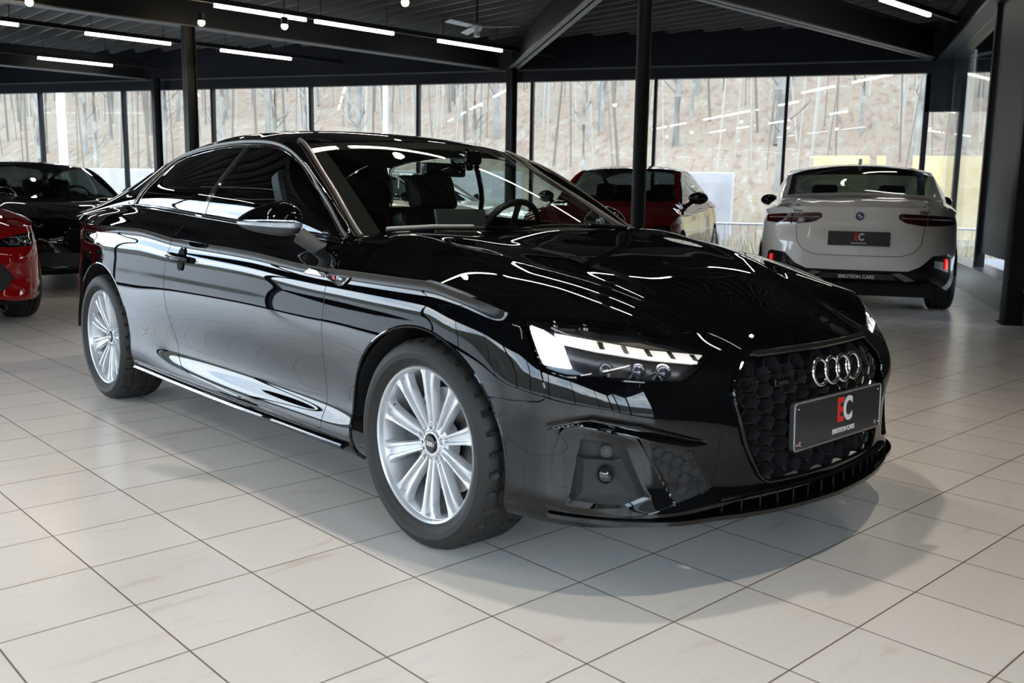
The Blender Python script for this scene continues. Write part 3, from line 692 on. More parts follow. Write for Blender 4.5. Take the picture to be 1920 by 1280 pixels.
    for sd in (-1, 1):    # tow eye cover, washer caps, side sensor
        m = MB(); m.tube([LM.at(a, b, .0005, sd) for a, b in [(.995,.468),(1.005,.44),(1.02,.423),(1.035,.415),(1.085,.405)]], .0012, 6); m.build('towing_eye_cover', DRK, root)
        n = LM.nrm(.345, .472, sd); c = LM.at(.345, .472, .0, sd); R = frame((0,0,0), (0,0,1), n).to_3x3(); m = MB()
        m.tube([c + R @ Vector((.011*math.cos(t_), .011*math.sin(t_), 0)) for t_ in np.linspace(0, 2*math.pi, 24)[:-1]], .0015, 6, True, up=tuple(n)); m.build('side_sensor', DGR, root)
    # ---- hood
    tp = hood_tps(lo, gh); xs = np.arange(-.66, .84, .0115); ys = np.arange(-.93, .931, .0115); XX, YY = np.meshgrid(xs, ys, indexing='ij')
    Zs = tp(XX, YY) + ridge(XX, YY, POWER, .105, .10)
    HP = np.stack([XX, YY, Zs], -1); e = front_edge(lo, -.562)
    back = [(-.562, .795), (-.612, .760), (-.585, .66), (-.545, .54), (-.50, .41), (-.462, .27), (-.438, .13), (-.430, 0)]
    edge = [tuple(p[:2]) for p in e[::3]] + [tuple(e[-1][:2])]
    half = back[::-1] + edge
    poly = half + [(a, -b) for a, b in half[::-1][1:-1]]
    hs = sdf_poly(np.stack([XX, YY], -1), poly); hn = grid_normals(HP); hn *= np.sign(hn[..., 2:].mean())
    up_ = hn[..., 2].mean() > 0; flip = np.cross(HP[1,0]-HP[0,0], HP[0,1]-HP[0,0])[2] < 0
    surf_part('hood', [(HP, hn, hs - .0015, flip, .010)], BLK, root)
    cw = np.stack([XX, YY], -1)
    m = MB(); m.tube([(a + .01, b, float(tp(np.array(a), np.array(b))) - .012) for a, b in [(p[0], p[1]) for p in back[1:]] + [(p[0], -p[1]) for p in back[1:][::-1]]], .012, 8); m.build('cowl', MTB, root)
    # ---- roof, rear window, boot lid
    rail = cspline(RAILX, RAIL, np.arange(-3.6, -1.2, .12), pchip=True); rx = np.arange(-3.6, -1.2, .12); pts = []
    for x, (y, z) in zip(rx, rail): pts += [(x, y, z), (x, -y, z)]
    last = None
    for p_ in lo.P[:, -1]:
        if p_[0] > -3.47: break
        if last is None or np.linalg.norm(p_ - last) > .07: pts += [tuple(p_), (p_[0], -p_[1], p_[2])] if p_[1] > .01 else [tuple(p_)]; last = p_
    CZ = [(-3.60,1.02),(-3.5,1.035),(-3.35,1.06),(-3.2,1.120),(-2.9,1.245),(-2.6,1.334),(-2.35,1.369),(-2.1,1.386),(-1.85,1.388),(-1.6,1.378),(-1.4,1.360),(-1.2,1.332),(-1.08,1.314),(-.98,1.297)]
    for x, z in CZ:
        pts.append((x, 0, z)); ry, rz = cspline(RAILX, RAIL, [x], pchip=True)[0]
        for f in (.5, .8): 
            zz = z - (z - rz) * (.13 if f == .5 else .46)
            pts += [(x, ry*f, zz), (x, -ry*f, zz)] if x < -1.25 else []
    for y in (.25, .42, .57): pts += [(-1.08-.55*y*y, y, 1.317 - .08*y*y), (-1.08-.55*y*y, -y, 1.317-.08*y*y)]
    rt = TPS(pts, lam=1e-4); xs = np.arange(-3.74, -.98, .02); ys = np.linspace(-.72, .72, 73); RX, RY = np.meshgrid(xs, ys, indexing='ij')
    RP = np.stack([RX, RY, rt(RX, RY)], -1); rn = grid_normals(RP); rn *= np.sign(rn[..., 2:].mean()); fl = np.cross(RP[1,0]-RP[0,0], RP[0,1]-RP[0,0])[2] < 0
    ry = cspline(RAILX, RAIL, RX.ravel(), pchip=True)[:, 0].reshape(RX.shape); sidee = ry - np.abs(RY)
    hdr = (-1.08 - .55*RY*RY) - RX
    surf_part('roof', [(RP, rn, MN(sidee, hdr - .002, RX + 2.42 - .10*RY*RY), fl, .01)], BLK, root)
    surf_part('rear_window', [(RP, rn, MN(sidee - .07, -2.43 - .10*(-RY*RY) * 0 - RX, RX + 3.20), fl, .004)], mat('dark car glass', (.008,.01,.01), .02, 0, 1), root)
    for sd in (-1, 1): surf_part('roof_pillar', [(RP, rn, MN(sidee, .066 - sidee, -2.42 - RX, RX + 3.62, RY*sd), fl, .008)], BLK, root)
    surf_part('boot_lid', [(RP, rn, MN(sidee - .006, -3.21 - RX, RX + 3.722 - .30*RY*RY), fl, .012)], BLK, root)
    m = MB(); m.box((-3.02, 0, 1.215), (.12, .03, .05), bev=.012); m.build('roof_antenna', BLK, root)
    # headliner
    RH = RP.copy(); RH[..., 2] -= .035; surf_part('headliner', [(RH, rn, MN(sidee - .04, hdr - .03, RX + 2.45), fl, .0)], mat('headliner', (.05,.05,.048), .9), root)
    # ---- windscreen
    A = np.linspace(-1, 1, 61); T = np.linspace(-.12, 1.0, 41); WP = np.empty((61, 41, 3))
    for i, a in enumerate(A):
        b0 = np.array([-.385 - .235*a*a, a*.722, .928 + .012*a*a]); b1 = np.array([-1.083 - .172*a*a, a*.575, 1.316 - .026*a*a])
        for j, t_ in enumerate(T):
            p = b0*(1-t_) + b1*t_; k = max(0, t_*(1-t_)) * 4; p = p + np.array([.020, 0, .034]) * k * (1 - .7*a*a) * .6 + np.array([0, math.copysign(.004, a) * k * abs(a), 0]); WP[i, j] = p
    wn = grid_normals(WP); wn *= np.sign(wn[..., 2:].mean()); fl2 = (np.cross(WP[1,0]-WP[0,0], WP[0,1]-WP[0,0]) @ wn[30, 20]) < 0
    ones = np.ones((61, 41)); surf_part('windscreen', [(WP, wn, ones, fl2, 0)], WSG, root)
    # dark printed border
    AA, TT = np.meshgrid(A, T, indexing='ij'); bs = -MN(.90 - abs(AA) , TT - .02, .90 - TT); WPi = WP - wn * .004
    surf_part('windscreen_border', [(WPi, wn, bs, fl2, 0)], DRK, root)
    for sd in (-1, 1):
        # A-pillar
        n_ = 40; rxs = np.linspace(-.575, -1.29, n_); rl = cspline(RAILX, RAIL, rxs, pchip=True); AP = np.empty((n_, 9, 3))
        gx_ = [(-.60,.728,.930)] + [(-.62,.724,.940), (-.86,.664,1.072), (-1.093,.609,1.197), (-1.262,.578,1.290), (-1.31,.57,1.302)]; gt = np.linspace(0, 1, n_)
        G = cspline([p[0] for p in gx_[::-1]], [p[1:] for p in gx_[::-1]], np.clip(-.60 - gt*.69, -1.31, -.60))
        for i in range(n_):
            r0 = np.array([rxs[i], rl[i, 0], rl[i, 1]]); g0 = np.array([-.60 - gt[i]*.69, G[i, 0], G[i, 1]])
            for j in range(9):
                w_ = j/8; p = r0*(1-w_) + g0*w_; bul = math.sin(math.pi*w_) * .014; p = p + np.array([.3, .75, .6]) * bul; AP[i, j] = p
        pp = Patch(AP, AP[..., :2], 1); nn = grid_normals(AP); sg_ = np.sign((nn * [.3,.75,.6]).sum(-1).mean()); pp = Patch(AP, AP[..., :2], sg_)
        surf_part('a_pillar', [pp.part(np.ones((n_, 9)), sd, 0, .01)], BLK, root)
        m = MB(); m.tube([(g_[0], g_[1]*sd, g_[2]) for g_ in [AP[i, 8] + np.array([.004,.002,.006]) for i in range(0, n_, 3)]], .0105, 10, flat=1.0, up=(.5, 0, 1)); m.build('windscreen_moulding', MOLD, root)
        # glass
        wl = MN(DB - .016, DR - .020); 
        rear = X - cutX - .018
        bl = (P[..., 2] - .95) * -.36 - 1.735    # B-pillar line, leaning rearward at the top? (x of the glass split)
        blx = -1.735 + (P[..., 2] - .98) * .43
        surf_part('door_window', [gh.part(MN(wl, X - blx - .006, -.60 - X), sd, -.004, .004)], GLS, root)
        surf_part('quarter_window', [gh.part(MN(wl, blx - .020 - X, rear), sd, -.004, .004)], GLS, root)
        m_ = surf_part('b_pillar_trim', [gh.part(MN(wl + .004, X - blx + .024, blx - X + .008), sd, -.002, .01)], mat('pillar gloss', (.03,.033,.033), .12, 0, .8), root)
        # mouldings: grey band above, chrome line inside it, chrome belt line below
        ax = np.linspace(-.605, -2.37, 84); rl = cspline(RAILX, RAIL, ax, pchip=True)
        def ghp(x, dr, off):
            i = int(np.clip(np.searchsorted(gx, x), 0, len(gx)-1)); L = GD[i, -1] - dr; k = np.searchsorted(GD[i], L); k = min(max(k, 0), P.shape[1]-1)
            q = gh.P[i, k] + gh.N[i, k] * off; return (q[0], q[1]*sd, q[2])
        def bp(x, d, off):
            i = int(np.clip(np.searchsorted(gx, x), 0, len(gx)-1)); k = np.argmin(abs(DB[i] - d)); q = gh.P[i, k] + gh.N[i, k] * off; return (q[0], q[1]*sd, q[2])
        def cutp(z, dx, off):
            x = -2.590 + max(0, z - 1.015) * .80 + dx; i = int(np.clip(np.searchsorted(gx, x), 0, len(gx)-1)); k = int(np.argmin(abs(P[i, ib[0]:, 2] - z))) + ib[0]
            q = gh.P[i, k] + gh.N[i, k] * off; return (q[0], q[1]*sd, q[2])
        def sm(pts):
            a_ = np.array(pts); b_ = a_.copy()
            for _ in range(3): b_[1:-1] = (b_[:-2] + b_[1:-1]*2 + b_[2:]) / 4
            return [tuple(p) for p in b_]
        m = MB(); m.tube(sm([ghp(x, .009, .001) for x in ax] + [cutp(z, .004, .001) for z in np.linspace(1.215, 1.012, 12)]), .0085, 8, flat=.55, up=(0, 0, 1)); m.build('window_moulding', MOLD, root)
        m = MB(); m.tube(sm([ghp(x, .021, .002) for x in ax] + [cutp(z, .017, .002) for z in np.linspace(1.205, 1.018, 12)]), .0028, 6); m.build('window_chrome_line', CHR, root)
        bx = np.linspace(-.60, -2.60, 70)
        m = MB(); m.tube(sm([bp(x, .010, .002) for x in bx]), .0026, 6); m.tube(sm([bp(x, -.006, .002) for x in bx]), .0026, 6); m.build('belt_chrome_line', CHR, root)
        m = MB(); m.tube(sm([bp(x, .002, -.001) for x in bx]), .0070, 8); m.build('belt_seal', GLB, root)
    return lo, low, LM, gh
def hero_details(root, lo, low, LM):
    for sd in (-1, 1):
        # door mirror: housing, base cover, turn lamp, foot, glass
        mr = bpy.data.objects.new('door_mirror', None); COL.objects.link(mr); mr.parent = root
        def egg(name, f, m, par=None):
            bm = bmesh.new(); bmesh.ops.create_uvsphere(bm, u_segments=56, v_segments=40, radius=1)
            kill = []
            for v in bm.verts:
                p = v.co; q = f(p.x, p.y, p.z); 
                if q is None: kill.append(v)
                else: v.co = Vector((q[0], q[1]*sd, q[2]))
            bmesh.ops.delete(bm, geom=kill, context='VERTS'); bmesh.ops.recalc_face_normals(bm, faces=bm.faces)
            me = bpy.data.meshes.new(name); bm.to_mesh(me); bm.free(); me.materials.append(m); me.shade_smooth()
            o = bpy.data.objects.new(name, me); COL.objects.link(o); o.parent = par or mr; return o
        def sup(v, e): return math.copysign(abs(v) ** e, v)
        cx, cy, cz, ux, uy = (-.885, .935, .985, -.92, .39) if sd < 0 else (-.905, .885, .975, -.992, .12)
        def shell(x, y, z):
            l = sup(y, .80); L = l * .142; k = (l + 1) / 2; T = sup(x, .8) * (.058 if x > 0 else .038) * (1 - .25*k)
            top = .080 - .052 * max(0, (k - .28) / .72) ** 1.4 - .008 * max(0, .28 - k) / .28; bot = .060 - .030 * k
            Z = sup(z, .80) * (top if z > 0 else bot) - .004; T -= .35 * max(Z, 0)
            return cx + ux*L + uy*T, cy + uy*L - ux*T, cz + Z
        def top(x, y, z): return shell(x, y, z) if z > .02 else None
        def band(x, y, z):
            if not -.26 < z < .07: return None
            return shell(x*1.015, y*1.01, z)
        def low_(x, y, z): return shell(x*.998, y*.998, z) if z < -.18 else None
        egg('mirror_cap', top, BLK); egg('turn_lamp', band, mat('clear turn lamp', (.30,.32,.35), .10, .45, 1)); egg('mirror_underside', low_, mat('grey mirror base', (.035,.036,.038), .5))
        m = MB(); m.tube([(-.700,.800*sd,.880),(-.715,.840*sd,.895),(-.755,.890*sd,.940)], [.030,.028,.030], 14, flat=1.25, up=(0,0,1)); m.build('mirror_foot', mat('grey mirror base', (.035,.036,.038), .5), mr)
        m = MB(); m.box((cx - .01, (cy - .030)*sd, .985), (.17, .006, .075), Matrix.Rotation(-.40*sd, 3, 'Z'), bev=.002); m.build('mirror_glass', CHR, mr)
        # handle
        h = bpy.data.objects.new('door_handle', None); COL.objects.link(h); h.parent = root
        V = LM.at(-1.775, .792, .0, sd); n = LM.nrm(-1.775, .79, sd); R = frame((0,0,0), (1,0,0), n).to_3x3()
        m = MB(); m.ball(V + n*.002, (.036,.052,.006), 24, 10, R); m.build('handle_recess', DRK, h)
        a, b = LM.at(-1.840, .799, .004, sd), LM.at(-1.712, .793, .004, sd)
        m = MB(); m.tube([a, a + n*.026 + (b-a)*.06, a + n*.034 + (b-a)*.3, a + n*.034 + (b-a)*.7, b + n*.026 - (b-a)*.06, b], [.016,.019,.020,.020,.019,.016], 14, flat=.65, up=(0,0,1)); m.build('handle_bar', GLB, h)
        m = MB(); m.tube([a + n*.048 + (b-a)*.12, a + n*.050 + (b-a)*.5, b + n*.048 - (b-a)*.12], .0035, 8); m.build('handle_trim', CHR, h)
        # S line strip on fender and door
        fz = lambda o: (lambda p, q: LM.at(p, q, o, sd))
        m = MB(); m.prism([(-.735,.803),(-.690,.823),(-.58,.815),(-.58,.799)], fz(0), fz(.004)); bd = m.build('side_trim', GLB, root)
        m = MB(); m.prism([(-.722,.8045),(-.688,.8195),(-.63,.8155),(-.61,.802)], fz(.004), fz(.0052)); m.build('trim_chrome', CHR, bd)
        m = MB(); m.tube([fz(.004)(*p) for p in [(-.735,.803),(-.690,.823),(-.58,.815),(-.58,.799)]], .0018, 6, True); m.build('trim_edge', CHR, bd)
        m = MB(); m.prism([(-.572,.815),(-.43,.809),(-.462,.784),(-.49,.779),(-.572,.798)], fz(0), fz(.004)); bd = m.build('fender_badge', GLB, root)
        m = MB(); m.tube([fz(.005)(*p) for p in [(-.570,.812),(-.545,.795),(-.49,.786),(-.462,.788),(-.434,.808)]], .0022, 6); m.tube([fz(.005)(*p) for p in [(-.572,.799),(-.49,.779),(-.462,.783),(-.428,.809)]], .0018, 6); m.build('badge_edge', CHR, bd)
        m = MB(); m.prism([(-.535,.812),(-.522,.8115),(-.518,.796),(-.531,.7965)], fz(.0045), fz(.006)); m.build('badge_red', REDM, bd)
        c = fz(.0055)(-.490, .803); n2 = LM.nrm(-.49, .80, sd); text_obj('badge_lettering', 'S line', .016, mat('badge silver', (.6,.6,.6), .2, 1), bd, frame(c, (-sd * -1 * -1 * -1 if 0 else (1 if sd < 0 else -1), 0, -.05), n2))
        # wipers
        w = MB()
        if sd < 0:
            w.tube([(-.50,-.69,.962),(-.47,-.50,.970),(-.452,-.30,.968),(-.448,-.12,.962)], .006, 8); a_ = [(-.44,-.28,.970),(-.435,-.05,.955)]
        else:
            w.tube([(-.455,-.03,.968),(-.470,.20,.972),(-.50,.42,.970),(-.53,.60,.962)], .006, 8); a_ = [(-.45,.30,.972),(-.44,.52,.958)]
        wo = w.build('wiper', MTB, root)
        w = MB(); w.tube(a_, .008, 8); w.build('wiper_arm', GLB, wo)
        if sd < 0:
            w = MB(); w.tube([(-.497,-.69,.968),(-.468,-.50,.976),(-.455,-.33,.975)], .0062, 8); w.build('wiper_blade', mat('wiper grey', (.3,.3,.3), .4), wo)
        # washer jets, exhausts
        m = MB(); m.tube([(-3.70, .55*sd, .32), (-3.80, .55*sd, .32)], .05, 20, flat=1.5); m.build('exhaust_tip', CHR, root)
    # ---- cabin
    m = MB(); V = []
    m.box((-1.75, 0, .30), (2.9, 1.50, .06)); m.box((-.42, 0, .58), (.10, 1.50, .56)); m.box((-3.0, 0, .60), (.9, 1.3, .60)); m.build('cabin_floor', DRK, root)
    m = MB(); m.box((.10, 0, .46), (1.05, 1.12, .50)); m.box((.48, 0, .46), (.34, .80, .28)); m.build('engine_block', DRK, root)
    m = MB(); m.box((-1.55, 0, .215), (3.8, 1.34, .05)); m.build('underbody', DRK, root)
    for sd in (-1, 1):
        m = MB(); m.box((-1.45, .765*sd, .62), (1.9, .03, .60), bev=.01); m.box((-1.1, .735*sd, .70), (.7, .06, .07), bev=.02); m.build('door_card', CLO, root)
    m = MB()   # dashboard
    V = []; ys = np.linspace(-.70, .70, 29)
    for y in ys:
        k = math.exp(-((y - .35) / .19) ** 2) * .030
        V += [(-.40, y, .905), (-.55, y, .925), (-.72, y, .940 + k), (-.80, y, .930 + k), (-.84, y, .88), (-.82, y, .72), (-.70, y, .60)]
    F = [[i*7+j, i*7+j+1, (i+1)*7+j+1, (i+1)*7+j] for i in range(28) for j in range(6)]
    m.add(V, F); m.build('dashboard', mat('dashboard', (.035,.036,.033), .6), root)
    m = MB(); m.box((-.74, -.155, .990), (.012, .26, .085), Matrix.Rotation(-.2, 3, 'Y'), bev=.004); m.build('dashboard_screen', mat('screen frame', (.06,.065,.065), .25), root)
    sw = bpy.data.objects.new('steering_wheel', None); COL.objects.link(sw); sw.parent = root; sw.location = (-1.02, .36, .90); R = Matrix.Rotation(math.radians(-66), 3, 'Y')
    m = MB(); m.tube([R @ Vector((.178*math.cos(t_), .178*math.sin(t_), 0)) for t_ in np.linspace(0, 2*math.pi, 40)[:-1]], .015, 10, True, up=tuple(R @ Vector((0,0,1)))); m.build('steering_rim', LTH, sw)
    m = MB(); m.ball((0,0,0), (.06,.075,.03), 16, 10, R); 
    for a in (0, 180, 90): m.tube([R @ Vector((.05*math.sin(math.radians(a-90+180)), .05*math.cos(math.radians(a-90+180)), 0)), R @ Vector((.17*math.sin(math.radians(a+90)), .17*math.cos(math.radians(a+90)), 0))], .014, 8)
    m.build('steering_hub', CLO, sw)
    def seat(x, y, back=.0):
        s = bpy.data.objects.new('seat', None); COL.objects.link(s); s.parent = root; s.location = (x, y, 0)
        RB = Matrix.Rotation(math.radians(-20), 3, 'Y')
        m = MB(); m.box((.20, 0, .48), (.52, .50, .16), bev=.05); m.build('seat_cushion', LTH, s)
        m = MB(); m.box((-.10, 0, .76), (.13, .48, .52), RB, bev=.05)
        for q in (-1, 1): m.box((-.08, .21*q, .74), (.17, .09, .44), RB, bev=.035)
        m.build('seat_back', LTH, s)
        m = MB(); m.box((-.205, 0, 1.095), (.10, .27, .185), RB, bev=.042); m.build('headrest', LTH, s)
        m = MB()
        for q in (-.06, .06): m.tube([(-.16, q, .94), (-.195, q, 1.06)], .007, 8)
        m.build('headrest_post', STL, s)
    seat(-1.42, -.37); seat(-1.42, .37)
    m = MB(); m.box((-2.28, 0, .50), (.50, 1.20, .16), bev=.05); m.box((-2.52, 0, .76), (.14, 1.20, .46), Matrix.Rotation(math.radians(-24), 3, 'Y'), bev=.05)
    for q in (-.34, .34): m.box((-2.63, q, 1.01), (.09, .24, .13), bev=.04)
    m.build('rear_bench', LTH, root)
    m = MB(); m.box((-2.95, 0, .97), (.62, 1.24, .02)); m.build('parcel_shelf', CLO, root)
    m = MB(); m.box((-.855, -.155, 1.190), (.03, .245, .055), Matrix.Rotation(.15, 3, 'Z'), bev=.012); m.tube([(-.85, -.02, 1.20), (-.90, 0, 1.275)], .016, 10); m.box((-.90, .0, 1.245), (.11, .10, .06), bev=.02); m.build('rear_view_mirror', GLB, root)
    m = MB(); m.box((-1.05, 0, .52), (.75, .22, .22), bev=.03); m.build('centre_console', CLO, root)
    for x, y in ((0, .805), (-2.764, .80)):
        for sd in (-1, 1): make_wheel(root, (x, y*sd, .328), side=-sd)
# ------------------------------------------------------------------ the other cars of the showroom
_GC = {}
def coarse():
    if not _GC:
        lo = hero_lower(.026, 50); _GC['lo'] = lo; P, GQ, GD, gx = hero_gh(lo, 130, 36); _GC['gh'] = (P, GQ, GD)
        g2 = Patch(P, GQ); tp = hood_tps(lo, g2); xs = np.arange(-.66, .84, .03); ys = np.arange(-.93, .931, .03); XX, YY = np.meshgrid(xs, ys, indexing='ij')
        _GC['hood'] = (XX, YY, np.stack([XX, YY, tp(XX, YY)], -1)); _GC['edge'] = front_edge(lo, -.562)
        rx = np.arange(-3.6, -1.2, .12); rail = cspline(RAILX, RAIL, rx, pchip=True); pts = []
        for x, (y, z) in zip(rx, rail): pts += [(x, y, z), (x, -y, z)]
        last = None
        for p_ in lo.P[:, -1]:
            if p_[0] > -3.47: break
            if last is None or np.linalg.norm(p_ - last) > .07: pts += [tuple(p_), (p_[0], -p_[1], p_[2])] if p_[1] > .01 else [tuple(p_)]; last = p_
        for x, z in [(-3.62,1.0),(-3.5,1.025),(-3.3,1.045),(-3.1,1.09),(-2.8,1.225),(-2.55,1.315),(-2.35,1.349),(-2.1,1.368),(-1.85,1.372),(-1.6,1.363),(-1.4,1.349),(-1.2,1.328),(-1.08,1.314),(-.98,1.297)]:
            pts.append((x, 0, z)); ry, rz = cspline(RAILX, RAIL, [x], pchip=True)[0]
            for f in (.5, .8):
                zz = z - (z - rz) * (.20 if f == .5 else .56)
                if x < -1.25: pts += [(x, ry*f, zz), (x, -ry*f, zz)]
        for y in (.25, .42, .57): pts += [(-1.08-.55*y*y, y, 1.317 - .08*y*y), (-1.08-.55*y*y, -y, 1.317-.08*y*y)]
        rt = TPS(pts, lam=1e-4); xs = np.arange(-3.74, -.98, .04); ys = np.linspace(-.72, .72, 49); RX, RY = np.meshgrid(xs, ys, indexing='ij')
        _GC['roof'] = (RX, RY, np.stack([RX, RY, rt(RX, RY)], -1))
    return _GC
def generic_car(name, pos, head, paint, sc=(1,1,1), ky=0., headl=None, grille=None, cuts=(), tail=None, rearcuts=(), lampmat=None, roofmat=None, mirror=BLK, wdark=False, wglass=None, fold=False, split=True):
    c = coarse(); lo = c['lo']; root = empty(name, (pos[0], pos[1], 0), head); sx, sy, sz = sc
    def T(A):
        A = np.array(A, float); z = A[..., 2]; up = np.maximum(0, z - .95)
        return np.stack([A[..., 0]*sx, A[..., 1]*sy*(1 + ky*up/.3), z*sz], -1)
    MN = lambda *a: np.minimum.reduce(a)
    low = Patch(T(lo.P), lo.Q); P, GQ, GD = c['gh']; gh = Patch(T(P), GQ); Q = lo.Q; SM = lo.S[-1]; S0 = lo.S[0]; S_, Z_ = Q[..., 0], Q[..., 1]
    class LL: pass
    l2 = LL(); l2.S = lo.S; l2.P = lo.P; LM = LowerMap(l2, low)
    nv = P.shape[1]; ib = int(round((nv-1) / 2)); DB = GD - GD[:, ib:ib+1]; DR = GD[:, -1:] - GD; X = GQ[..., 0]
    arf = ell(Q, *ARF); arr = ell(Q, *ARR); body = MN(arf, arr, Z_ - .2)
    hlp = sdf_poly(Q, headl) if headl is not None else -np.ones(S_.shape); tlp = sdf_poly(Q, tail) if tail is not None else -np.ones(S_.shape)
    gf = (grille + [(2*SM - a, b) for a, b in grille[::-1]]) if grille else None; gp = sdf_poly(Q, gf) if gf else -np.ones(S_.shape)
    body = MN(body, -hlp - .002, -tlp - .001, -gp)
    if isinstance(cuts, tuple) and cuts:
        for p_, m_, nm in cuts: body = MN(body, -sdf_poly(Q, p_))
    for p_, m_, nm in rearcuts: body = MN(body, -sdf_poly(Q, p_))
    dl = sdf_poly(Q, [(-1.93,.255),(-1.93,1.2),(-1.30,1.2),(-1.30,.255)]); d2 = sdf_poly(Q, [(-1.29,.255),(-1.29,1.2),(-.57,1.2),(-.57,.255)])
    for sd in (-1, 1):
        surf_part('body_side', [low.part(MN(body, -np.abs(dl) * 0 + 1 if not split else MN(-dl - .002, -d2 - .002)), sd, 0, .01), gh.part(MN(-DB - .002, X + 3.6, -.52 - X), sd, 0, .01), gh.part(MN(-2.585 - X, DB - .001, X + 3.6), sd, 0, .01)], paint, root)
        if split:
            surf_part('door', [low.part(MN(dl - .002, arr), sd)], paint, root); surf_part('door', [low.part(d2 - .002, sd)], paint, root)
        wl = MN(DB - .014, DR - .018)
        surf_part('side_window', [gh.part(MN(wl, X + 2.56, -.60 - X, np.abs(X + 1.5) - .02), sd, -.003, 0)], wglass or DSG, root)
        surf_part('window_frame', [gh.part(MN(DB, -wl, -.57 - X, X + 2.6), sd, .001, .01)], GLB, root)
        for (cx, cz, a, b) in (ARF, ARR):
            m = MB(); m.lathe([(a - .004, 0), (a + .01, .16), (a + .01, .30)], 28, c=(cx, 0, 0), a0=math.radians(2), a1=math.radians(178))
            m.V = [tuple(T([v[0], sd * (.895 - v[1]), cz + v[2] * b / a])) for v in m.V]; m.build('wheel_arch_liner', DRK, root)
        if headl is not None:
            h = surf_part('headlight', [low.part(hlp + .001, sd, -.05, 0)], mat('lamp housing black', (.01,.01,.012), .25), root)
            surf_part('lens', [low.part(hlp - .002, sd, 0, 0)], CLR, h)
            cs = np.array(headl).mean(0); lo_s, hi_s = min(a for a, b in headl), max(a for a, b in headl)
            f0 = lambda o: (lambda a, b: LM.at(a, b, o, sd))
            for k in (.30, .62):
                a0 = lo_s + (hi_s - lo_s) * k; w_ = (hi_s - lo_s) * .12
                m = MB(); zc = cs[1] + .008; m.tube([f0(-.015)(a, b) for a, b in [(a0 - w_, zc+.028), (a0 + w_*1.1, zc+.028), (a0 + w_*1.3, zc), (a0 + w_*.7, zc-.026), (a0 - w_*.6, zc-.026), (a0 - w_*1.2, zc)]], .0045, 8, True); m.build('daytime_ring', mat('daytime ring', (.45,.5,.6), .2, .8), h)
                m = MB(); m.ball(f0(-.03)(a0, zc), .024, 16, 10); m.build('projector_lens', mat('projector glass', (.05,.055,.07), .03, .4, 1), h)
        if tail is not None:
            surf_part('tail_lamp', [low.part(tlp, sd, .006)], lampmat or mat('tail lamp red', (.12,.004,.006), .08, 0, 1), root)
    if headl is None: pass
    for p_, m_, nm in list(cuts) + list(rearcuts):
        for sd in (-1, 1): surf_part(nm, [low.part(sdf_poly(Q, p_) + .004, sd, -.012, .01)], m_, root)
    if gf:
        g = surf_part('grille', [low.part(gp + .01, -1, -.04, 0), low.part(gp + .01, 1, -.04, 0)], DRK, root)
        m = MB(); m.tube([LM.at(a, b, .004, -1) for a, b in dens(rnd(gf, .02, 3), .03)], .010, 8, True); m.build('grille_frame', GLB, g)
        m = MB(); z0, z1 = min(b for a, b in gf), max(b for a, b in gf)
        for k in range(1, 7):
            zz = z0 + (z1 - z0) * k / 7; ss = [s for s in np.linspace(min(a for a, b in gf), max(a for a, b in gf), 30) if sdf_poly(np.array([[s, zz]]), gf)[0] > .005]
            if len(ss) > 2: m.tube([LM.at(s, zz, -.012, -1) for s in ss], .005, 6)
        m.build('grille_bars', GLB, g)
    # hood, roof, glass
    XX, YY, HP = c['hood']; HT = T(HP); e = c['edge']; back = [(-.562,.795),(-.612,.760),(-.585,.66),(-.545,.54),(-.50,.41),(-.462,.27),(-.438,.13),(-.430,0)]
    half = back[::-1] + [tuple(p[:2]) for p in e[::2]] + [tuple(e[-1][:2])]; poly = half + [(a, -b) for a, b in half[::-1][1:-1]]
    hs = sdf_poly(np.stack([XX, YY], -1), poly); hn = grid_normals(HT); hn *= np.sign(hn[..., 2:].mean()); fl = np.cross(HT[1,0]-HT[0,0], HT[0,1]-HT[0,0])[2] < 0
    surf_part('hood', [(HT, hn, hs - .002, fl, .01)], paint, root)
    RX, RY, RP = c['roof']; RT = T(RP); rn = grid_normals(RT); rn *= np.sign(rn[..., 2:].mean()); fl = np.cross(RT[1,0]-RT[0,0], RT[0,1]-RT[0,0])[2] < 0
    ry = cspline(RAILX, RAIL, RX.ravel(), pchip=True)[:, 0].reshape(RX.shape); se = ry - np.abs(RY); hdr = (-1.08 - .55*RY*RY) - RX
    surf_part('roof', [(RT, rn, MN(se, hdr - .002, RX + 2.38), fl, .01)], roofmat or paint, root)
    rw = MN(se - .044, -2.386 - RX, RX + 3.16)
    surf_part('rear_window', [(RT, rn, rw, fl, 0)], wglass or DSG, root)
    for sd in (-1, 1): surf_part('roof_pillar', [(RT, rn, MN(se, .043 - se, -2.385 - RX, RX + 3.62, RY*sd), fl, .01)], paint, root)
    surf_part('boot_lid', [(RT, rn, MN(se - .046, -3.165 - RX, RX + 3.722 - .30*RY*RY), fl, .012)], paint, root)
    RH = RT.copy(); RH[..., 2] -= .03; surf_part('headliner', [(RH, rn, MN(se - .04, hdr - .03, RX + 2.42), fl, .0)], DRK, root)
    A = np.linspace(-1, 1, 31); Tt = np.linspace(-.12, 1.0, 21); WP = np.empty((31, 21, 3))
    for i, a in enumerate(A):
        b0 = np.array([-.385 - .235*a*a, a*.722, .928 + .012*a*a]); b1 = np.array([-1.083 - .172*a*a, a*.575, 1.316 - .026*a*a])
        for j, t_ in enumerate(Tt):
            p = b0*(1-t_) + b1*t_; k = max(0, t_*(1-t_)) * 4; WP[i, j] = p + np.array([.020, 0, .034]) * k * (1 - .7*a*a) * .6
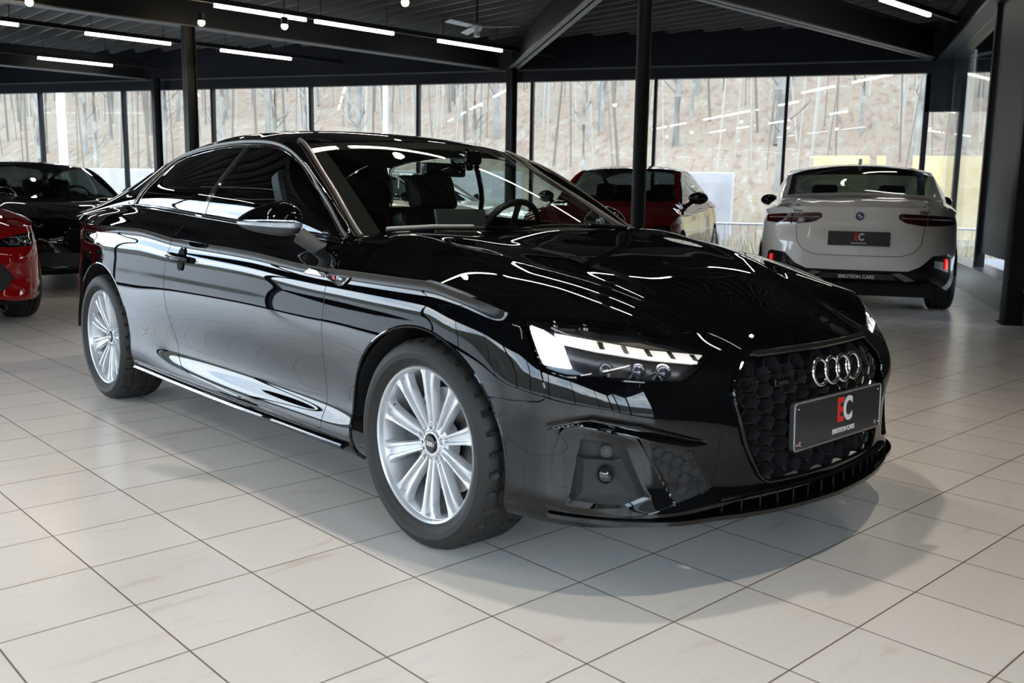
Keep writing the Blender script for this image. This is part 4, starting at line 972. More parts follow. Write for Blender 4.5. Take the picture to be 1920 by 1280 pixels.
    WT = T(WP); wn = grid_normals(WT); wn *= np.sign(wn[..., 2:].mean()); fl2 = (np.cross(WT[1,0]-WT[0,0], WT[0,1]-WT[0,0]) @ wn[15, 10]) < 0
    surf_part('windscreen', [(WT, wn, np.ones((31, 21)), fl2, 0)], DWG, root)
    for sd in (-1, 1):
        n_ = 24; rxs = np.linspace(-.575, -1.29, n_); rl = cspline(RAILX, RAIL, rxs, pchip=True); gt = np.linspace(0, 1, n_); AP = np.empty((n_, 7, 3))
        G = cspline([-1.31,-1.262,-1.093,-.86,-.62,-.60], [(.57,1.302),(.578,1.290),(.609,1.197),(.664,1.072),(.724,.940),(.728,.930)], -.60 - gt*.69)
        for i in range(n_):
            r0 = np.array([rxs[i], rl[i, 0], rl[i, 1]]); g0 = np.array([-.60 - gt[i]*.69, G[i, 0] - .004, G[i, 1]])
            for j in range(7): w_ = j/6; AP[i, j] = r0*(1-w_) + g0*w_ + np.array([.3,.75,.6]) * math.sin(math.pi*w_)*.012
        AT = T(AP); nn = grid_normals(AT); sg_ = np.sign((nn * [.3,.75,.6]).sum(-1).mean()); pp = Patch(AT, AT[..., :2], sg_)
        surf_part('a_pillar', [pp.part(np.ones((n_, 7)), sd, 0, .01)], roofmat or paint, root)
        m = MB(); R = Matrix.Rotation(.35*sd, 3, 'Z'); cc = T([-.80, .955*sd, 1.0]); m.ball(tuple(cc), (.062, .115, .072), 24, 16, R); m.tube([tuple(T([-.72, .80*sd, .90])), tuple(T([-.76, .86*sd, .94])), tuple(cc)], [.03,.026,.03], 10, flat=1.3)
        m.build('door_mirror', mirror, root)
        for x, y in ((0, .805), (-2.764, .80)):
            make_wheel(root, tuple(T([x, y*sd, 0]))[:2] + (.328*sz,), R=.328*sz, RR=.245*sz, side=-sd, detail=False, spokes=7 if wdark else 5, dark=wdark)
    m = MB(); m.box((-1.45*sx, 0, .24), (4.2*sx, 1.40, .12)); m.box((.0, 0, .45), (1.1*sx, 1.05, .42)); m.box((-3.05*sx, 0, .60), (.95*sx, 1.2, .6)); m.box((-.44*sx, 0, .62), (.1, 1.45, .55)); m.build('underbody', DRK, root)
    m = MB(); m.box((-.66*sx, 0, .86*sz), (.46, 1.44*sy, .12), bev=.05); m.build('dashboard', CLO, root)
    m = MB(); R = Matrix.Rotation(math.radians(-66), 3, 'Y'); q0 = Vector((-1.02*sx, .36, .93*sz)); m.tube([q0 + R @ Vector((.17*math.cos(t_), .17*math.sin(t_), 0)) for t_ in np.linspace(0, 2*math.pi, 24)[:-1]], .014, 8, True); m.build('steering_wheel', LTH, root)
    for x, y in ((-1.5, -.37), (-1.5, .37), (-2.38, -.34), (-2.38, .34)):
        m = MB(); RB = Matrix.Rotation(math.radians(-18), 3, 'Y'); X0 = x*sx
        m.box((X0 - .02, y, .78*sz), (.14, .48, .50), RB, bev=.05); m.box((X0 + .2, y, .50), (.5, .5, .16), bev=.05)
        m.box((X0 - .12, y, 1.08*sz), (.09, .26, .16), RB, bev=.04); m.build('seat', LTH, root)
    return root, LM, T, SM, S0
def plate_on(root, LM, T, s, z, w, h, off=.012, side=-1):
    p = LM.at(s, z, off, side); n = Vector((LM.at(s, z, .1, side) - LM.at(s, z, 0, side))); n.y = 0; n.normalize(); xd = Vector((0, 0, 1)).cross(n)
    pm = frame(p, xd, n); f = lambda o: (lambda a, b: pm @ Vector((a, b, o))); rect = rnd([(-w/2,-h/2),(w/2,-h/2),(w/2,h/2),(-w/2,h/2)], .01)
    m = MB(); m.prism(rect, f(-.02), f(0)); pl = m.build('number_plate', PLT, root, angle=50)
    text_obj('plate_letter', 'E', .095, mat('ec red', (.75,.035,.02), .4), pl, pm @ Matrix.Translation((-.022, .010, .0015)), sx=.78, bold=.0035)
    text_obj('plate_letter', 'C', .095, WTX, pl, pm @ Matrix.Translation((.022, .010, .0025)), sx=.78, bold=.003)
    text_obj('plate_lettering', 'EMOTION CARS', .019, WTX, pl, pm @ Matrix.Translation((0, -.048, .0015)), bold=.0006)
    return pl
def build_cars():
    WPAINT = mat('white paint', (.84,.83,.82), .3, 0, 1.0, .01); RPAINT = mat('red paint', (.10,.002,.003), .35, 0, 1.0, .01, spec=0); GREY = mat('dark bumper', (.006,.006,.007), .5, 0, .5, .05, spec=.1)
    # white saloon seen from behind
    S0 = coarse()['lo'].S[0]
    tail = [(S0+.335,.885),(S0+.36,.892),(S0+.62,.882),(S0+.95,.868),(S0+1.12,.858),(S0+1.10,.800),(S0+.80,.790),(S0+.56,.790),(S0+.40,.812),(S0+.335,.850)]
    dif = [(S0-.05,.40),(S0+.44,.40),(S0+.54,.44),(S0+.66,.535),(S0+.88,.545),(S0+.97,.52),(S0+1.0,.22),(S0-.05,.22)]
    r, LM, T, SM, S0 = generic_car('white_saloon', (.46, 12.52 + .03), math.radians(-91.0) + math.pi, WPAINT, (1.06, 1.06, 1.10), .10,
        tail=tail, rearcuts=((dif, GREY, 'rear_diffuser'),), mirror=GLB, lampmat=mat('smoked tail lamp', (.045,.004,.006), .07, 0, 1))
    tag(r, 'white saloon seen from behind beside the right-hand windows', 'car')
    r.location = (.51, 9.62 + 3.72*1.06, 0)
    plate_on(r, LM, T, S0 + .001, .672, .56, .135)
    for sd in (-1, 1):
        f0 = lambda o: (lambda a, b: LM.at(a, b, o, sd))
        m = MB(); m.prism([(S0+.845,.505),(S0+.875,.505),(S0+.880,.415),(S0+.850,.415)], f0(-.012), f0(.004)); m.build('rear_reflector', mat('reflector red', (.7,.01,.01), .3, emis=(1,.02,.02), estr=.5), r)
        m = MB(); m.tube([f0(.012)(S0+.36+k*.08, .856 - k*.002) for k in range(9)], .006, 6, flat=1.0); m.build('lamp_strip', mat('lamp strip', (.35,.30,.30), .3, .3), r)
        m = MB(); m.tube([f0(.006)(*p) for p in [(S0+.0,.525),(S0+.36,.525),(S0+.47,.56),(S0+.54,.63),(S0+.585,.78)]], .0022, 6); m.tube([f0(.003)(*p) for p in [(S0+.60,.89),(S0+.62,.93)]], .002, 6); m.build('boot_seam', DRK, r)
        m = MB(); m.prism([(S0+.30,.375),(S0+.37,.385),(S0+.52,.325),(S0+.44,.315)], f0(-.005), f0(.012)); m.build('diffuser_fin', mat('satin fin', (.25,.26,.28), .3, .7), r)
    f0 = lambda o: (lambda a, b: LM.at(a, b, o, -1 if a >= S0 else 1) if a >= S0 else LM.at(2*S0 - a, b, o, 1))
    m = MB(); m.prism([(S0-.30,.372),(S0+.30,.372),(S0+.36,.325),(S0-.36,.325)], f0(-.008), f0(.010)); dp = m.build('diffuser_plate', mat('diffuser plate', (.10,.105,.11), .08, .9), r)
    n = Vector((-1, 0, .0)); c0 = LM.at(S0+.001, .348, .014, -1)
    text_obj('bumper_lettering', 'EMOTION CARS', .045, WTX, dp, frame(c0, (0, -1, 0), n), bold=.001)
    cb = LM.at(S0+.001, .868, .006, -1); nb = (LM.at(S0+.001, .868, .1, -1) - LM.at(S0+.001, .868, 0, -1)).normalized(); fm = frame(cb, (0, -1, 0), nb)
    m = MB(); m.lathe([(0,.0),(.041,.0),(.041,.006),(.0,.006)], 32, axis='Z'); m.V = [tuple(fm @ Vector(v)) for v in m.V]; bg = m.build('roundel', GLB, r)
    m = MB(); m.tube([fm @ Vector((.040*math.cos(t_), .040*math.sin(t_), .006)) for t_ in np.linspace(0, 2*math.pi, 32)[:-1]], .002, 6, True, up=tuple(nb)); m.build('roundel_ring', CHR, bg)
    for k in range(4):
        m = MB(); a0 = k*math.pi/2; m.prism([(0,0)] + [(.025*math.cos(a0+t_), .025*math.sin(a0+t_)) for t_ in np.linspace(0, math.pi/2, 8)], lambda a, b: fm @ Vector((a, b, .006)), lambda a, b: fm @ Vector((a, b, .008))); m.build('roundel_quarter', WTX if k % 2 else mat('roundel blue', (.02,.2,.6), .3), bg)
    for s_, t_, sz_ in ((.56, 'xDrive', .032), (-.56, '520d', .042)):
        sd = -1 if s_ < 0 else 1; p = LM.at(S0 + abs(s_), .905, .006, sd); n1 = (LM.at(S0+abs(s_), .905, .1, sd) - LM.at(S0+abs(s_), .905, 0, sd)).normalized()
        text_obj('boot_lettering', t_, sz_, mat('badge dark', (.1,.1,.1), .3, .8), r, frame(p, Vector((0,0,1)).cross(n1), n1), bold=.001)
    m = MB(); m.box((-2.42*1.06, 0, 1.405*1.08), (.14, .035, .06), bev=.012); m.build('roof_antenna', WPAINT, r)
    # red hatchback with a black windscreen, front towards the camera
    hl = [(.40,.735),(.47,.64),(.60,.625),(.80,.625),(.92,.655),(.85,.69),(.70,.72),(.55,.738)]
    gl = [(1.08,.56),(1.04,.50),(1.05,.36),(1.14,.30)]
    r, *_ = generic_car('red_hatchback', (-2.22, 10.38), math.radians(-92), RPAINT, (.97,.97,1.10), .0, headl=hl, grille=gl, mirror=GLB); tag(r, 'dark red car with black windscreen behind the thin steel column', 'car')
    # white SUV across the back, seen through the coupe's windows
    r, *_ = generic_car('white_estate', (-4.62, 13.35), math.radians(-13), WPAINT, (1.0,.98,1.06), .0, headl=hl, grille=gl, mirror=GLB); tag(r, 'white car across the back, glimpsed through the cabin of the black coupe', 'car')
    # black saloon at the left
    hl2 = [(.40,.73),(.47,.655),(.60,.64),(.84,.64),(.96,.67),(.88,.70),(.74,.722),(.57,.735)]; gl2 = [(1.12,.64),(1.05,.60),(1.06,.50),(1.12,.46)]
    low_ = [(.66,.40),(1.30,.40),(1.44,.26),(.60,.26)]
    r, *_ = generic_car('black_saloon', (-8.06, 8.83), math.radians(-28), BLK, (1.0,1.0,1.05), .0, headl=hl2, grille=gl2, cuts=((low_, MTB, 'lower_intake'),), mirror=GLB, wdark=True); tag(r, 'black saloon parked behind the red car at the left edge', 'car')
    # red saloon corner
    ci = [(.98,.52),(1.30,.50),(1.36,.40),(1.25,.30),(.94,.29),(.84,.38)]; cs = [(.43,.50),(.47,.50),(.50,.34),(.45,.34)]; bl = [(.46,.32),(.70,.245),(.46,.245)]
    r, *_ = generic_car('red_saloon', (-6.88, 5.66), math.radians(-30), mat('bright red paint', (.26,.003,.004), .35, 0, 1.0, .01, spec=0), (1.0,1.0,1.03), .0, headl=[(.42,.715),(.46,.640),(.60,.618),(.80,.612),(.98,.622),(1.0,.655),(.84,.690),(.60,.715)], grille=[(1.16,.62),(1.12,.58),(1.14,.46),(1.2,.44)],
        cuts=((ci, MTB, 'front_intake'), (cs, GLB, 'air_curtain'), (bl, GLB, 'corner_blade')), mirror=BLK, wdark=True); tag(r, 'bright red car cut off by the left edge, only its front corner showing', 'car')
# ------------------------------------------------------------------ world frame: the building's own axes
ROT = math.radians(17.5)
def w2(X, Y): return math.cos(ROT)*X - math.sin(ROT)*Y, math.sin(ROT)*X + math.cos(ROT)*Y
HX, HY = w2(.39901660, 3.39817278); HA = -.830004634 + ROT
CAMP = (1753.83, .153530621, .0158304378, 1.08549623)
def setup_cam():
    f, pitch, roll, h = CAMP
    cp, sp = math.cos(pitch), math.sin(pitch); fwd = Vector((0, cp, -sp)); up = Vector((0, sp, cp)); r = Vector((1, 0, 0)); c, s = math.cos(roll), math.sin(roll)
    rr = c*r + s*up; uu = -s*r + c*up; M = Matrix((rr, uu, -fwd)).transposed(); M = Matrix.Rotation(ROT, 3, 'Z') @ M
    cd = bpy.data.cameras.new('camera'); co = bpy.data.objects.new('camera', cd); COL.objects.link(co); co.matrix_world = Matrix.Translation((0, 0, h)) @ M.to_4x4()
    cd.sensor_fit = 'HORIZONTAL'; cd.sensor_width = 36; cd.lens = f / 1920 * 36; cd.clip_start = .05; cd.clip_end = 400; SC.camera = co
    cd.dof.use_dof = True; cd.dof.focus_distance = 4.2; cd.dof.aperture_fstop = 5.6
# ------------------------------------------------------------------ showroom
X0, X1, Y0, Y1, XL = -19.5, 1.9, -5.5, 17.48, -8.8     # the left facade runs askew from (XL, Y0) to (X0, Y1)
LD = Vector((X0-XL, Y1-Y0, 0)).normalized(); LN = Vector((-LD.y, LD.x, 0))
ZD, ZB = 4.02, 3.45            # deck, underside of the beams
BA = math.radians(60.55); BE = Vector((math.cos(BA), math.sin(BA), 0)); BN = Vector((-BE.y, BE.x, 0))
def floor_material():
    m = bpy.data.materials.new('floor tiles'); m.use_nodes = True; nt = m.node_tree; b = nt.nodes['Principled BSDF']; N = nt.nodes.new; Lk = nt.links.new
    tc = N('ShaderNodeTexCoord'); mp = N('ShaderNodeMapping'); mp.vector_type = 'TEXTURE'
    ox, oy = w2(-1.67320275, 3.07643113); s = .334916448
    mp.inputs['Location'].default_value = (ox, oy, 0); mp.inputs['Rotation'].default_value = (0, 0, -.819498551 + ROT); mp.inputs['Scale'].default_value = (s, s, s)
    Lk(tc.outputs['Object'], mp.inputs['Vector']); sp = N('ShaderNodeSeparateXYZ'); Lk(mp.outputs[0], sp.inputs[0])
    def math_(op, a, b_=None):
        n = N('ShaderNodeMath'); n.operation = op
        for i, v in enumerate((a, b_)):
            if v is None: continue
            if isinstance(v, (int, float)): n.inputs[i].default_value = v
            else: Lk(v, n.inputs[i])
        return n.outputs[0]
    d = []
    for k in (0, 1):
        f = math_('FRACT', sp.outputs[k]); d.append(math_('MINIMUM', f, math_('SUBTRACT', 1.0, f)))
    line = math_('MINIMUM', d[0], d[1]); mr = N('ShaderNodeMapRange'); mr.inputs['From Min'].default_value = .0042; mr.inputs['From Max'].default_value = .0085; Lk(line, mr.inputs['Value'])
    vf = N('ShaderNodeVectorMath'); vf.operation = 'FLOOR'; Lk(mp.outputs[0], vf.inputs[0]); wn = N('ShaderNodeTexWhiteNoise'); Lk(vf.outputs[0], wn.inputs['Vector'])
    # marbling: soft streaks, shifted tile by tile
    va = N('ShaderNodeVectorMath'); va.operation = 'MULTIPLY_ADD'; Lk(wn.outputs['Color'], va.inputs[0]); va.inputs[1].default_value = (7, 7, 7); Lk(mp.outputs[0], va.inputs[2])
    m2 = N('ShaderNodeMapping'); m2.inputs['Scale'].default_value = (4.2, 1.1, 1); m2.inputs['Rotation'].default_value = (0, 0, .25); Lk(va.outputs[0], m2.inputs['Vector'])
    n1 = N('ShaderNodeTexNoise'); n1.inputs['Scale'].default_value = 1.0; n1.inputs['Detail'].default_value = 5; n1.inputs['Distortion'].default_value = .6; Lk(m2.outputs[0], n1.inputs['Vector'])
    r1 = N('ShaderNodeValToRGB'); e = r1.color_ramp.elements; e[0].position = .0; e[0].color = (.73,.715,.70,1); e[1].position = .60; e[1].color = (.73,.715,.695,1)
    for p_, c in ((.30,(.70,.69,.68)),(.36,(.74,.72,.69)),(.66,(.71,.685,.655)),(.73,(.665,.60,.55)),(.80,(.70,.67,.64))):
        q = e.new(p_); q.color = (*c, 1)
    Lk(n1.outputs['Fac'], r1.inputs['Fac'])
    n2 = N('ShaderNodeTexNoise'); n2.inputs['Scale'].default_value = 60; n2.inputs['Detail'].default_value = 3; Lk(tc.outputs['Object'], n2.inputs['Vector'])
    hs = N('ShaderNodeHueSaturation'); v1 = math_('MULTIPLY_ADD', wn.outputs['Value'], .06); nt.nodes[-1].inputs[2].default_value = .93
    v2 = math_('MULTIPLY_ADD', n2.outputs['Fac'], .08); nt.nodes[-1].inputs[2].default_value = -.04
    Lk(math_('ADD', v1, v2), hs.inputs['Value']); Lk(r1.outputs['Color'], hs.inputs['Color'])
    mx = N('ShaderNodeMix'); mx.data_type = 'RGBA'; mx.inputs['A'].default_value = (.13,.10,.08,1); Lk(hs.outputs['Color'], mx.inputs['B']); Lk(mr.outputs['Result'], mx.inputs['Factor'])
    Lk(mx.outputs['Result'], b.inputs['Base Color'])
    n3 = N('ShaderNodeTexNoise'); n3.inputs['Scale'].default_value = 5; n3.inputs['Detail'].default_value = 4; Lk(tc.outputs['Object'], n3.inputs['Vector'])
    rr = N('ShaderNodeMapRange'); rr.inputs['To Min'].default_value = .19; rr.inputs['To Max'].default_value = .30; Lk(n3.outputs['Fac'], rr.inputs['Value']); Lk(rr.outputs[0], b.inputs['Roughness'])
    bu = N('ShaderNodeBump'); bu.inputs['Strength'].default_value = .6; bu.inputs['Distance'].default_value = .0012; Lk(mr.outputs['Result'], bu.inputs['Height']); Lk(bu.outputs[0], b.inputs['Normal'])
    b.inputs['Specular IOR Level'].default_value = .45
    return m
def struct(o, kind='structure'): o['kind'] = kind; return o
FRM = mat('dark window frame', (.005,.006,.009), .45, spec=.18); STE = mat('black steelwork', (.0045,.005,.006), .5, spec=.14); FLG = STE
DECK = mat('dark metal deck', (.030,.029,.028), .6, spec=.2); BKW = mat('black wall', (.006,.006,.007), .6); FLNG_LIT = mat('bounce-lit flange', (.045,.046,.048), .5, spec=.3)  # lower flanges and header ledges: floor bounce light put into a paler grey
PANE = glass('window glass', (.93,.95,.94), base=.05)
TUB = mat('lit tube', (1,1,1), .5, emis=(1.0,.92,.84), estr=6.0); BULB = mat('lit spot', (1,1,1), .5, emis=(1.0,.80,.50), estr=60.0)
def build_room():
    FP = [(XL-.1, Y0-.1), (X1+.2, Y0-.1), (X1+.2, Y1+.1), (X0-.1, Y1+.1)]; m = MB(); m.prism(FP, lambda a, b: (a, b, -.2), lambda a, b: (a, b, 0)); struct(m.build('floor', floor_material(), None, smooth=False))
    # glazed walls: mullions, header, sill and one pane per bay
    wn = [0]
    def glazed(name, p0, p1, xs, ztop, zsill=.12, mull=.055):
        """wall from p0 to p1; xs: distances of the mullions"""
        p0, p1 = Vector((*p0, 0)), Vector((*p1, 0)); d = (p1 - p0).normalized(); L = (p1 - p0).length; a = math.atan2(d.y, d.x); R = Matrix.Rotation(a, 3, 'Z'); c = (p0 + p1) / 2
        m = MB()
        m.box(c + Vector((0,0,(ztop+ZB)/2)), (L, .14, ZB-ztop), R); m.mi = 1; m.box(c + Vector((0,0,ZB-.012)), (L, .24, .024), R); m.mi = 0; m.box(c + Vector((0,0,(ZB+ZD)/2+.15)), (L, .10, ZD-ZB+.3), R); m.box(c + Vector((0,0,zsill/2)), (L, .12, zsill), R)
        w = struct(m.build(name, [FRM, FLNG_LIT], None, smooth=False))
        xs = sorted(set([0.] + list(xs) + [L]))
        for i, s in enumerate(xs):
            m = MB(); m.box(p0 + d*s + Vector((0,0,(zsill+ztop)/2)), (mull, .11, ztop - zsill), R); m.build('mullion', FRM, w, smooth=False)
        for i in range(len(xs)-1):
            wn[0] += 1; s = (xs[i]+xs[i+1])/2; m = MB(); m.box(p0 + d*s + Vector((0,0,(zsill+ztop)/2)), (xs[i+1]-xs[i]-mull, .008, ztop-zsill), R)
            o = struct(m.build('window_%d' % wn[0], PANE, None, smooth=False))
        return w
    MX = [-16.79,-14.51,-12.24,-9.90,-7.52,-5.18,-2.84,-.54,1.69]
    glazed('wall_back', (X0, Y1), (1.74, Y1), [x - X0 for x in MX[:-1]], 3.23)
    glazed('wall_left', (XL, Y0), (X0, Y1), [2.45*k for k in range(1, 10)], 3.23)
    glazed('wall_front', (XL, Y0), (X1, Y0), [2.35*k for k in range(1, 5)], 3.23)
    # right-hand side: low kerb with posts, a glazed bay behind it, black wall towards the camera
    m = MB(); m.box((X1+.10, 13.4, .15), (.24, 8.1, .30)); m.box((X1+.10, 13.4, .315), (.30, 8.1, .03)); struct(m.build('trim_1', mat('kerb', (.03,.033,.037), .3), None, smooth=False))
    m = MB(); m.box((X1+.12, (.6+9.3)/2, ZD/2), (.2, 9.3-.6, ZD)); struct(m.build('wall_right', BKW, None, smooth=False))
    glazed('wall_corner', (X1+.06, Y0), (X1+.06, .6), [2.0, 4.05], 3.23)
    m = MB(); m.box((X1+.1, 11.1, 2.0), (.04, 2.9, 3.0)); struct(m.build('wall_blind', BKW, None, smooth=False))
    for i, (a, b_) in enumerate(((12.75, 17.4),)):
        wn[0] += 1; m = MB(); m.box((X1+.1, (a+b_)/2, 1.87), (.008, b_-a, 3.05)); struct(m.build('window_%d' % wn[0], PANE, None, smooth=False))
    m = MB(); m.box((X1+.02, 13.4, ZB-.02), (.24, 8.1, .04)); m.box((X1+.1, 13.4, (ZB+ZD)/2), (.1, 8.1, ZD-ZB)); struct(m.build('trim_2', FRM, None, smooth=False))
    m = MB(); m.box((2.74, Y1, 3.50), (2.1, .12, 1.80)); m.box((2.74, Y1, .06), (2.1, .12, .12)); m.box((1.72, Y1, 1.6), (.07, .12, 3.2)); wv = struct(m.build('wall_vestibule', FRM, None, smooth=False))
    wn[0] += 1; m = MB(); m.box((2.74, Y1, 1.36), (1.95, .008, 2.48)); struct(m.build('window_%d' % wn[0], PANE, None, smooth=False))
    m = MB(); m.box((3.25, 13.3, 2.2), (1.9, .12, 3.6)); struct(m.build('wall_panel', BKW, None, smooth=False))
    m = MB(); m.box((3.4, 13.4, .16), (2.8, 8.2, .04)); struct(m.build('floor_terrace', mat('terrace', (.06,.07,.085), .45), None, smooth=False))
    m = MB(); m.box((3.0, 13.4, ZD), (2.4, 8.2, .1)); struct(m.build('ceiling_vestibule', BKW, None, smooth=False))
    for nm, x, y, w_, lab in (('steel_post', 1.98, 12.65, .11, 'slim dark post rising from the kerb, right of the white saloon'), ('steel_post', 1.86, 9.55, .26, 'broad black post at the right edge of the picture')):
        m = MB(); m.box((x, y, ZB/2), (w_, w_, ZB), bev=.008); m.box((x, y, .006), (w_+.04, w_+.04, .012)); tag(m.build(nm, STE, None), lab, 'post')
    # columns
    def hsec(name, x, y, w_, top, lab):
        m = MB(); R = Matrix.Rotation(BA, 3, 'Z')
        m.box((x, y, top/2), (w_, w_*.16, top), R); 
        for s in (-1, 1): m.box(Vector((x, y, top/2)) + R @ Vector((s*w_*.46, 0, 0)), (w_*.08, w_, top), R)
        m.box((x, y, .008), (w_+.08, w_+.08, .016), R); tag(m.build(name, STE, None, smooth=False), lab, 'column', 'steel columns')
    cols = [(-8.80, 12.02, .155, 'steel column rising behind the roof of the black coupe, nearest of those on the left'), (-5.50, 17.18, .15, 'steel column standing against the glazing at the middle of the picture'), (-13.45, 17.20, .15, 'steel column against the glazing at the left, right beside a nearer one')]
    for x, y, w_, lab in cols: hsec('steel_column', x, y, w_, ZB, lab)
    m = MB(); m.cyl((-1.63, 9.22, 0), (-1.63, 9.22, ZB), .069, 32); m.box((-1.63, 9.22, .006), (.24, .24, .012)); tag(m.build('round_column', STE, None), 'round steel column in front of the dark red car', 'column')
    m = MB(); m.cyl((2.15, 16.55, .0), (2.15, 16.55, ZB), .15, 40); tag(m.build('round_column', mat('corner column', (.05,.055,.06), .3), None), 'thick round column behind the white saloon at the right', 'column')
    # beams: H-sections, one object each
    def beam(p, q, lab=None, h=.42, w_=.20, n=[0]):
        p, q = Vector((*p, 0)), Vector((*q, 0)); d = q - p; L = d.length; R = Matrix.Rotation(math.atan2(d.y, d.x), 3, 'Z'); c = (p + q)/2; m = MB()
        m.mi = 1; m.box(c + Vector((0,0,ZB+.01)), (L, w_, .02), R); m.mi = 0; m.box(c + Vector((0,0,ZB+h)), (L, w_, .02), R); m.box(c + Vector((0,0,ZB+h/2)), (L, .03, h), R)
        n[0] += 1; o = m.build('beam', [STE, FLNG_LIT], None, smooth=False); o['kind'] = 'structure'; o.name = 'ceiling_beam'; return o
    def clipline(perp):
        """the stretch of a beam line that lies inside the room"""
        out = []
        for k in range(-400, 400):
            p = BE * (k * .1) + BN * perp
            if (p - Vector((XL, Y0, 0))).dot(LN) < -.1 and p.x < X1 + (.4 if perp > 6.5 and perp < 7.5 else -.05) and Y0 + .1 < p.y < Y1 - .1: out.append(k * .1)
        return (out[0], out[-1]) if out else None
    for perp in (20.6, 13.62, 7.02, .2, -6.6):
        r = clipline(perp)
        if r: a, b_ = BE*r[0] + BN*perp, BE*r[1] + BN*perp; beam((a.x, a.y), (b_.x, b_.y))
    beam((-5.52, 17.3), (-1.5, 9.2)); beam((-1.5, 9.2), (1.2, 3.6)); beam((2.12, 17.2), (2.12, 9.6))
    # trapezoidal deck, trimmed to the room
    bm = bmesh.new(); P_ = .33; prof = [(0,0),(.04,0),(.085,.13),(.285,.13),(.33,0)]
    for k in range(-90, 110):
        b0 = k * P_; ring = []
        for (a, z) in prof:
            for t_ in (-45, 45): ring.append(bm.verts.new(BE * (b0 + a) + BN * t_ + Vector((0, 0, ZD + z))))
        for i in range(len(prof)-1): bm.faces.new((ring[2*i], ring[2*i+2], ring[2*i+3], ring[2*i+1]))
    for co, no in (((XL,Y0,0),tuple(LN)),((X1+.1,0,0),(1,0,0)),((0,Y0,0),(0,-1,0)),((0,Y1,0),(0,1,0))):
        bmesh.ops.bisect_plane(bm, geom=bm.verts[:]+bm.edges[:]+bm.faces[:], plane_co=co, plane_no=no, clear_outer=True)
    me = bpy.data.meshes.new('ceiling'); bm.to_mesh(me); bm.free(); me.materials.append(DECK); o = bpy.data.objects.new('ceiling', me); COL.objects.link(o); struct(o)
    m = MB(); m.prism([(XL-.2, Y0-.2), (X1+2.5, Y0-.2), (X1+2.5, Y1+.2), (X0-.2, Y1+.2)], lambda a, b: (a, b, ZD+.18), lambda a, b: (a, b, ZD+.26)); struct(m.build('ceiling_slab', BKW, None, smooth=False))
    # light rails and tubes
    rails = {12.62: [6.10,7.68,10.01,2.4,.05,-2.3], 16.42: [3.25,5.68,8.03,10.35,.9,-1.5], 20.15: [6.05,8.48,3.6,1.2], 5.87: [11.74,13.0,9.6], 4.95: [1.68,3.26,4.84,6.30,-1.2,-3.0], -1.0: [7.1,4.7,2.3,-.1,-2.5,-4.9], 2.4: [8.6,7.0,4.4,1.1,-1.3,-3.7], -4.6: [6.,3.6,1.2,-1.2,-3.6]}
    labs = {12.62: 'light rail with white tubes beside the beam over the black coupe', 16.42: 'light rail with white tubes, second one from the beam at the upper left', 20.15: 'light rail with white tubes farthest back at the upper left', 5.87: 'light rail with one tube over the white saloon'}
    inroom = lambda p: (p - Vector((XL, Y0, 0))).dot(LN) < -.2 and p.x < X1-.1 and Y0+.2 < p.y < Y1-.2
    for perp, starts in rails.items():
        zt = 3.62; r = clipline(perp); m = MB()
        if not r: continue
        m = MB(); R = Matrix.Rotation(BA, 3, 'Z')
        a, b_ = max(r[0], min(starts) - 1.4), min(r[1], max(starts) + 2.9); root = empty('light_rail', tuple(BE*((a+b_)/2) + BN*perp + Vector((0,0,zt))), 0); tag(root, labs.get(perp, 'light rail with white tubes above and behind the camera'), 'light', 'ceiling light rails')
        m.box((0, 0, .055), (b_-a, .06, .07), R); m.build('rail', STE, root, smooth=False)
        for s in starts:
            p, q = BE*s + BN*perp, BE*(s+1.42) + BN*perp
            if not (inroom(p) and inroom(q)): continue
            m = MB(); c = (p+q)/2 - Vector(root.location).xy.to_3d(); m.box((c.x, c.y, -.005), (1.42, .045, .045), R); m.build('tube', TUB, root, smooth=False)
            for t_ in (s + .1, s + 1.3):
                m = MB(); c = BE*t_ + BN*perp - Vector(root.location).xy.to_3d(); m.tube([c + Vector((0,0,.09)), c + Vector((0,0,.42))], .006, 6); m.build('hanger', STE, root)
    # spots
    spots = [(-8.29,11.63,'lit spot left of the steel column under the beam'),(-7.28,12.14+.9,'lit spot in front of the light tube, right of the column'),(-9.61,9.92,'lit spot at the top left edge of the picture'),(-4.92,11.02,'lit spot cut off by the top edge, left of the ceiling fan')]
    P2 = [(-8.29,11.63),(-7.28,12.14),(-9.61,9.92),(-4.92,11.02)]
    more = [(-2.2,5.4),(-4.2,1.0),(.6,2.2),(-.9,3.0),(-5.4,-1.2)]
    for i, (x, y) in enumerate(P2 + more):
        r = empty('spot_lamp', (x, y, 3.42)); lab = spots[i][2] if i < 4 else 'lit spot above and behind the camera'; tag(r, lab, 'light', 'ceiling spots')
        m = MB(); m.tube([(0,0,.02),(0,0,.12)], .05, 20); m.build('housing', STE, r); m = MB(); m.tube([(0,0,.12),(0,0,.5)], .01, 8); m.build('stem', STE, r)
        m = MB(); m.ball((0,0,0), .045, 20, 12); m.build('bulb', BULB, r)
        l = bpy.data.lights.new('spot', 'SPOT'); l.energy = 48; l.color = (1.0, .88, .72); l.spot_size = math.radians(118); l.spot_blend = .6; l.shadow_soft_size = .06
        lo_ = bpy.data.objects.new('spot_light', l); COL.objects.link(lo_); lo_.location = (x, y, 3.34)
    # ceiling fan
    f = empty('ceiling_fan', (-5.02, 13.9, 3.62)); tag(f, 'three-bladed ceiling fan hanging under the dark metal roof deck', 'fan'); GF = mat('fan metal', (.30,.31,.32), .35, .4)
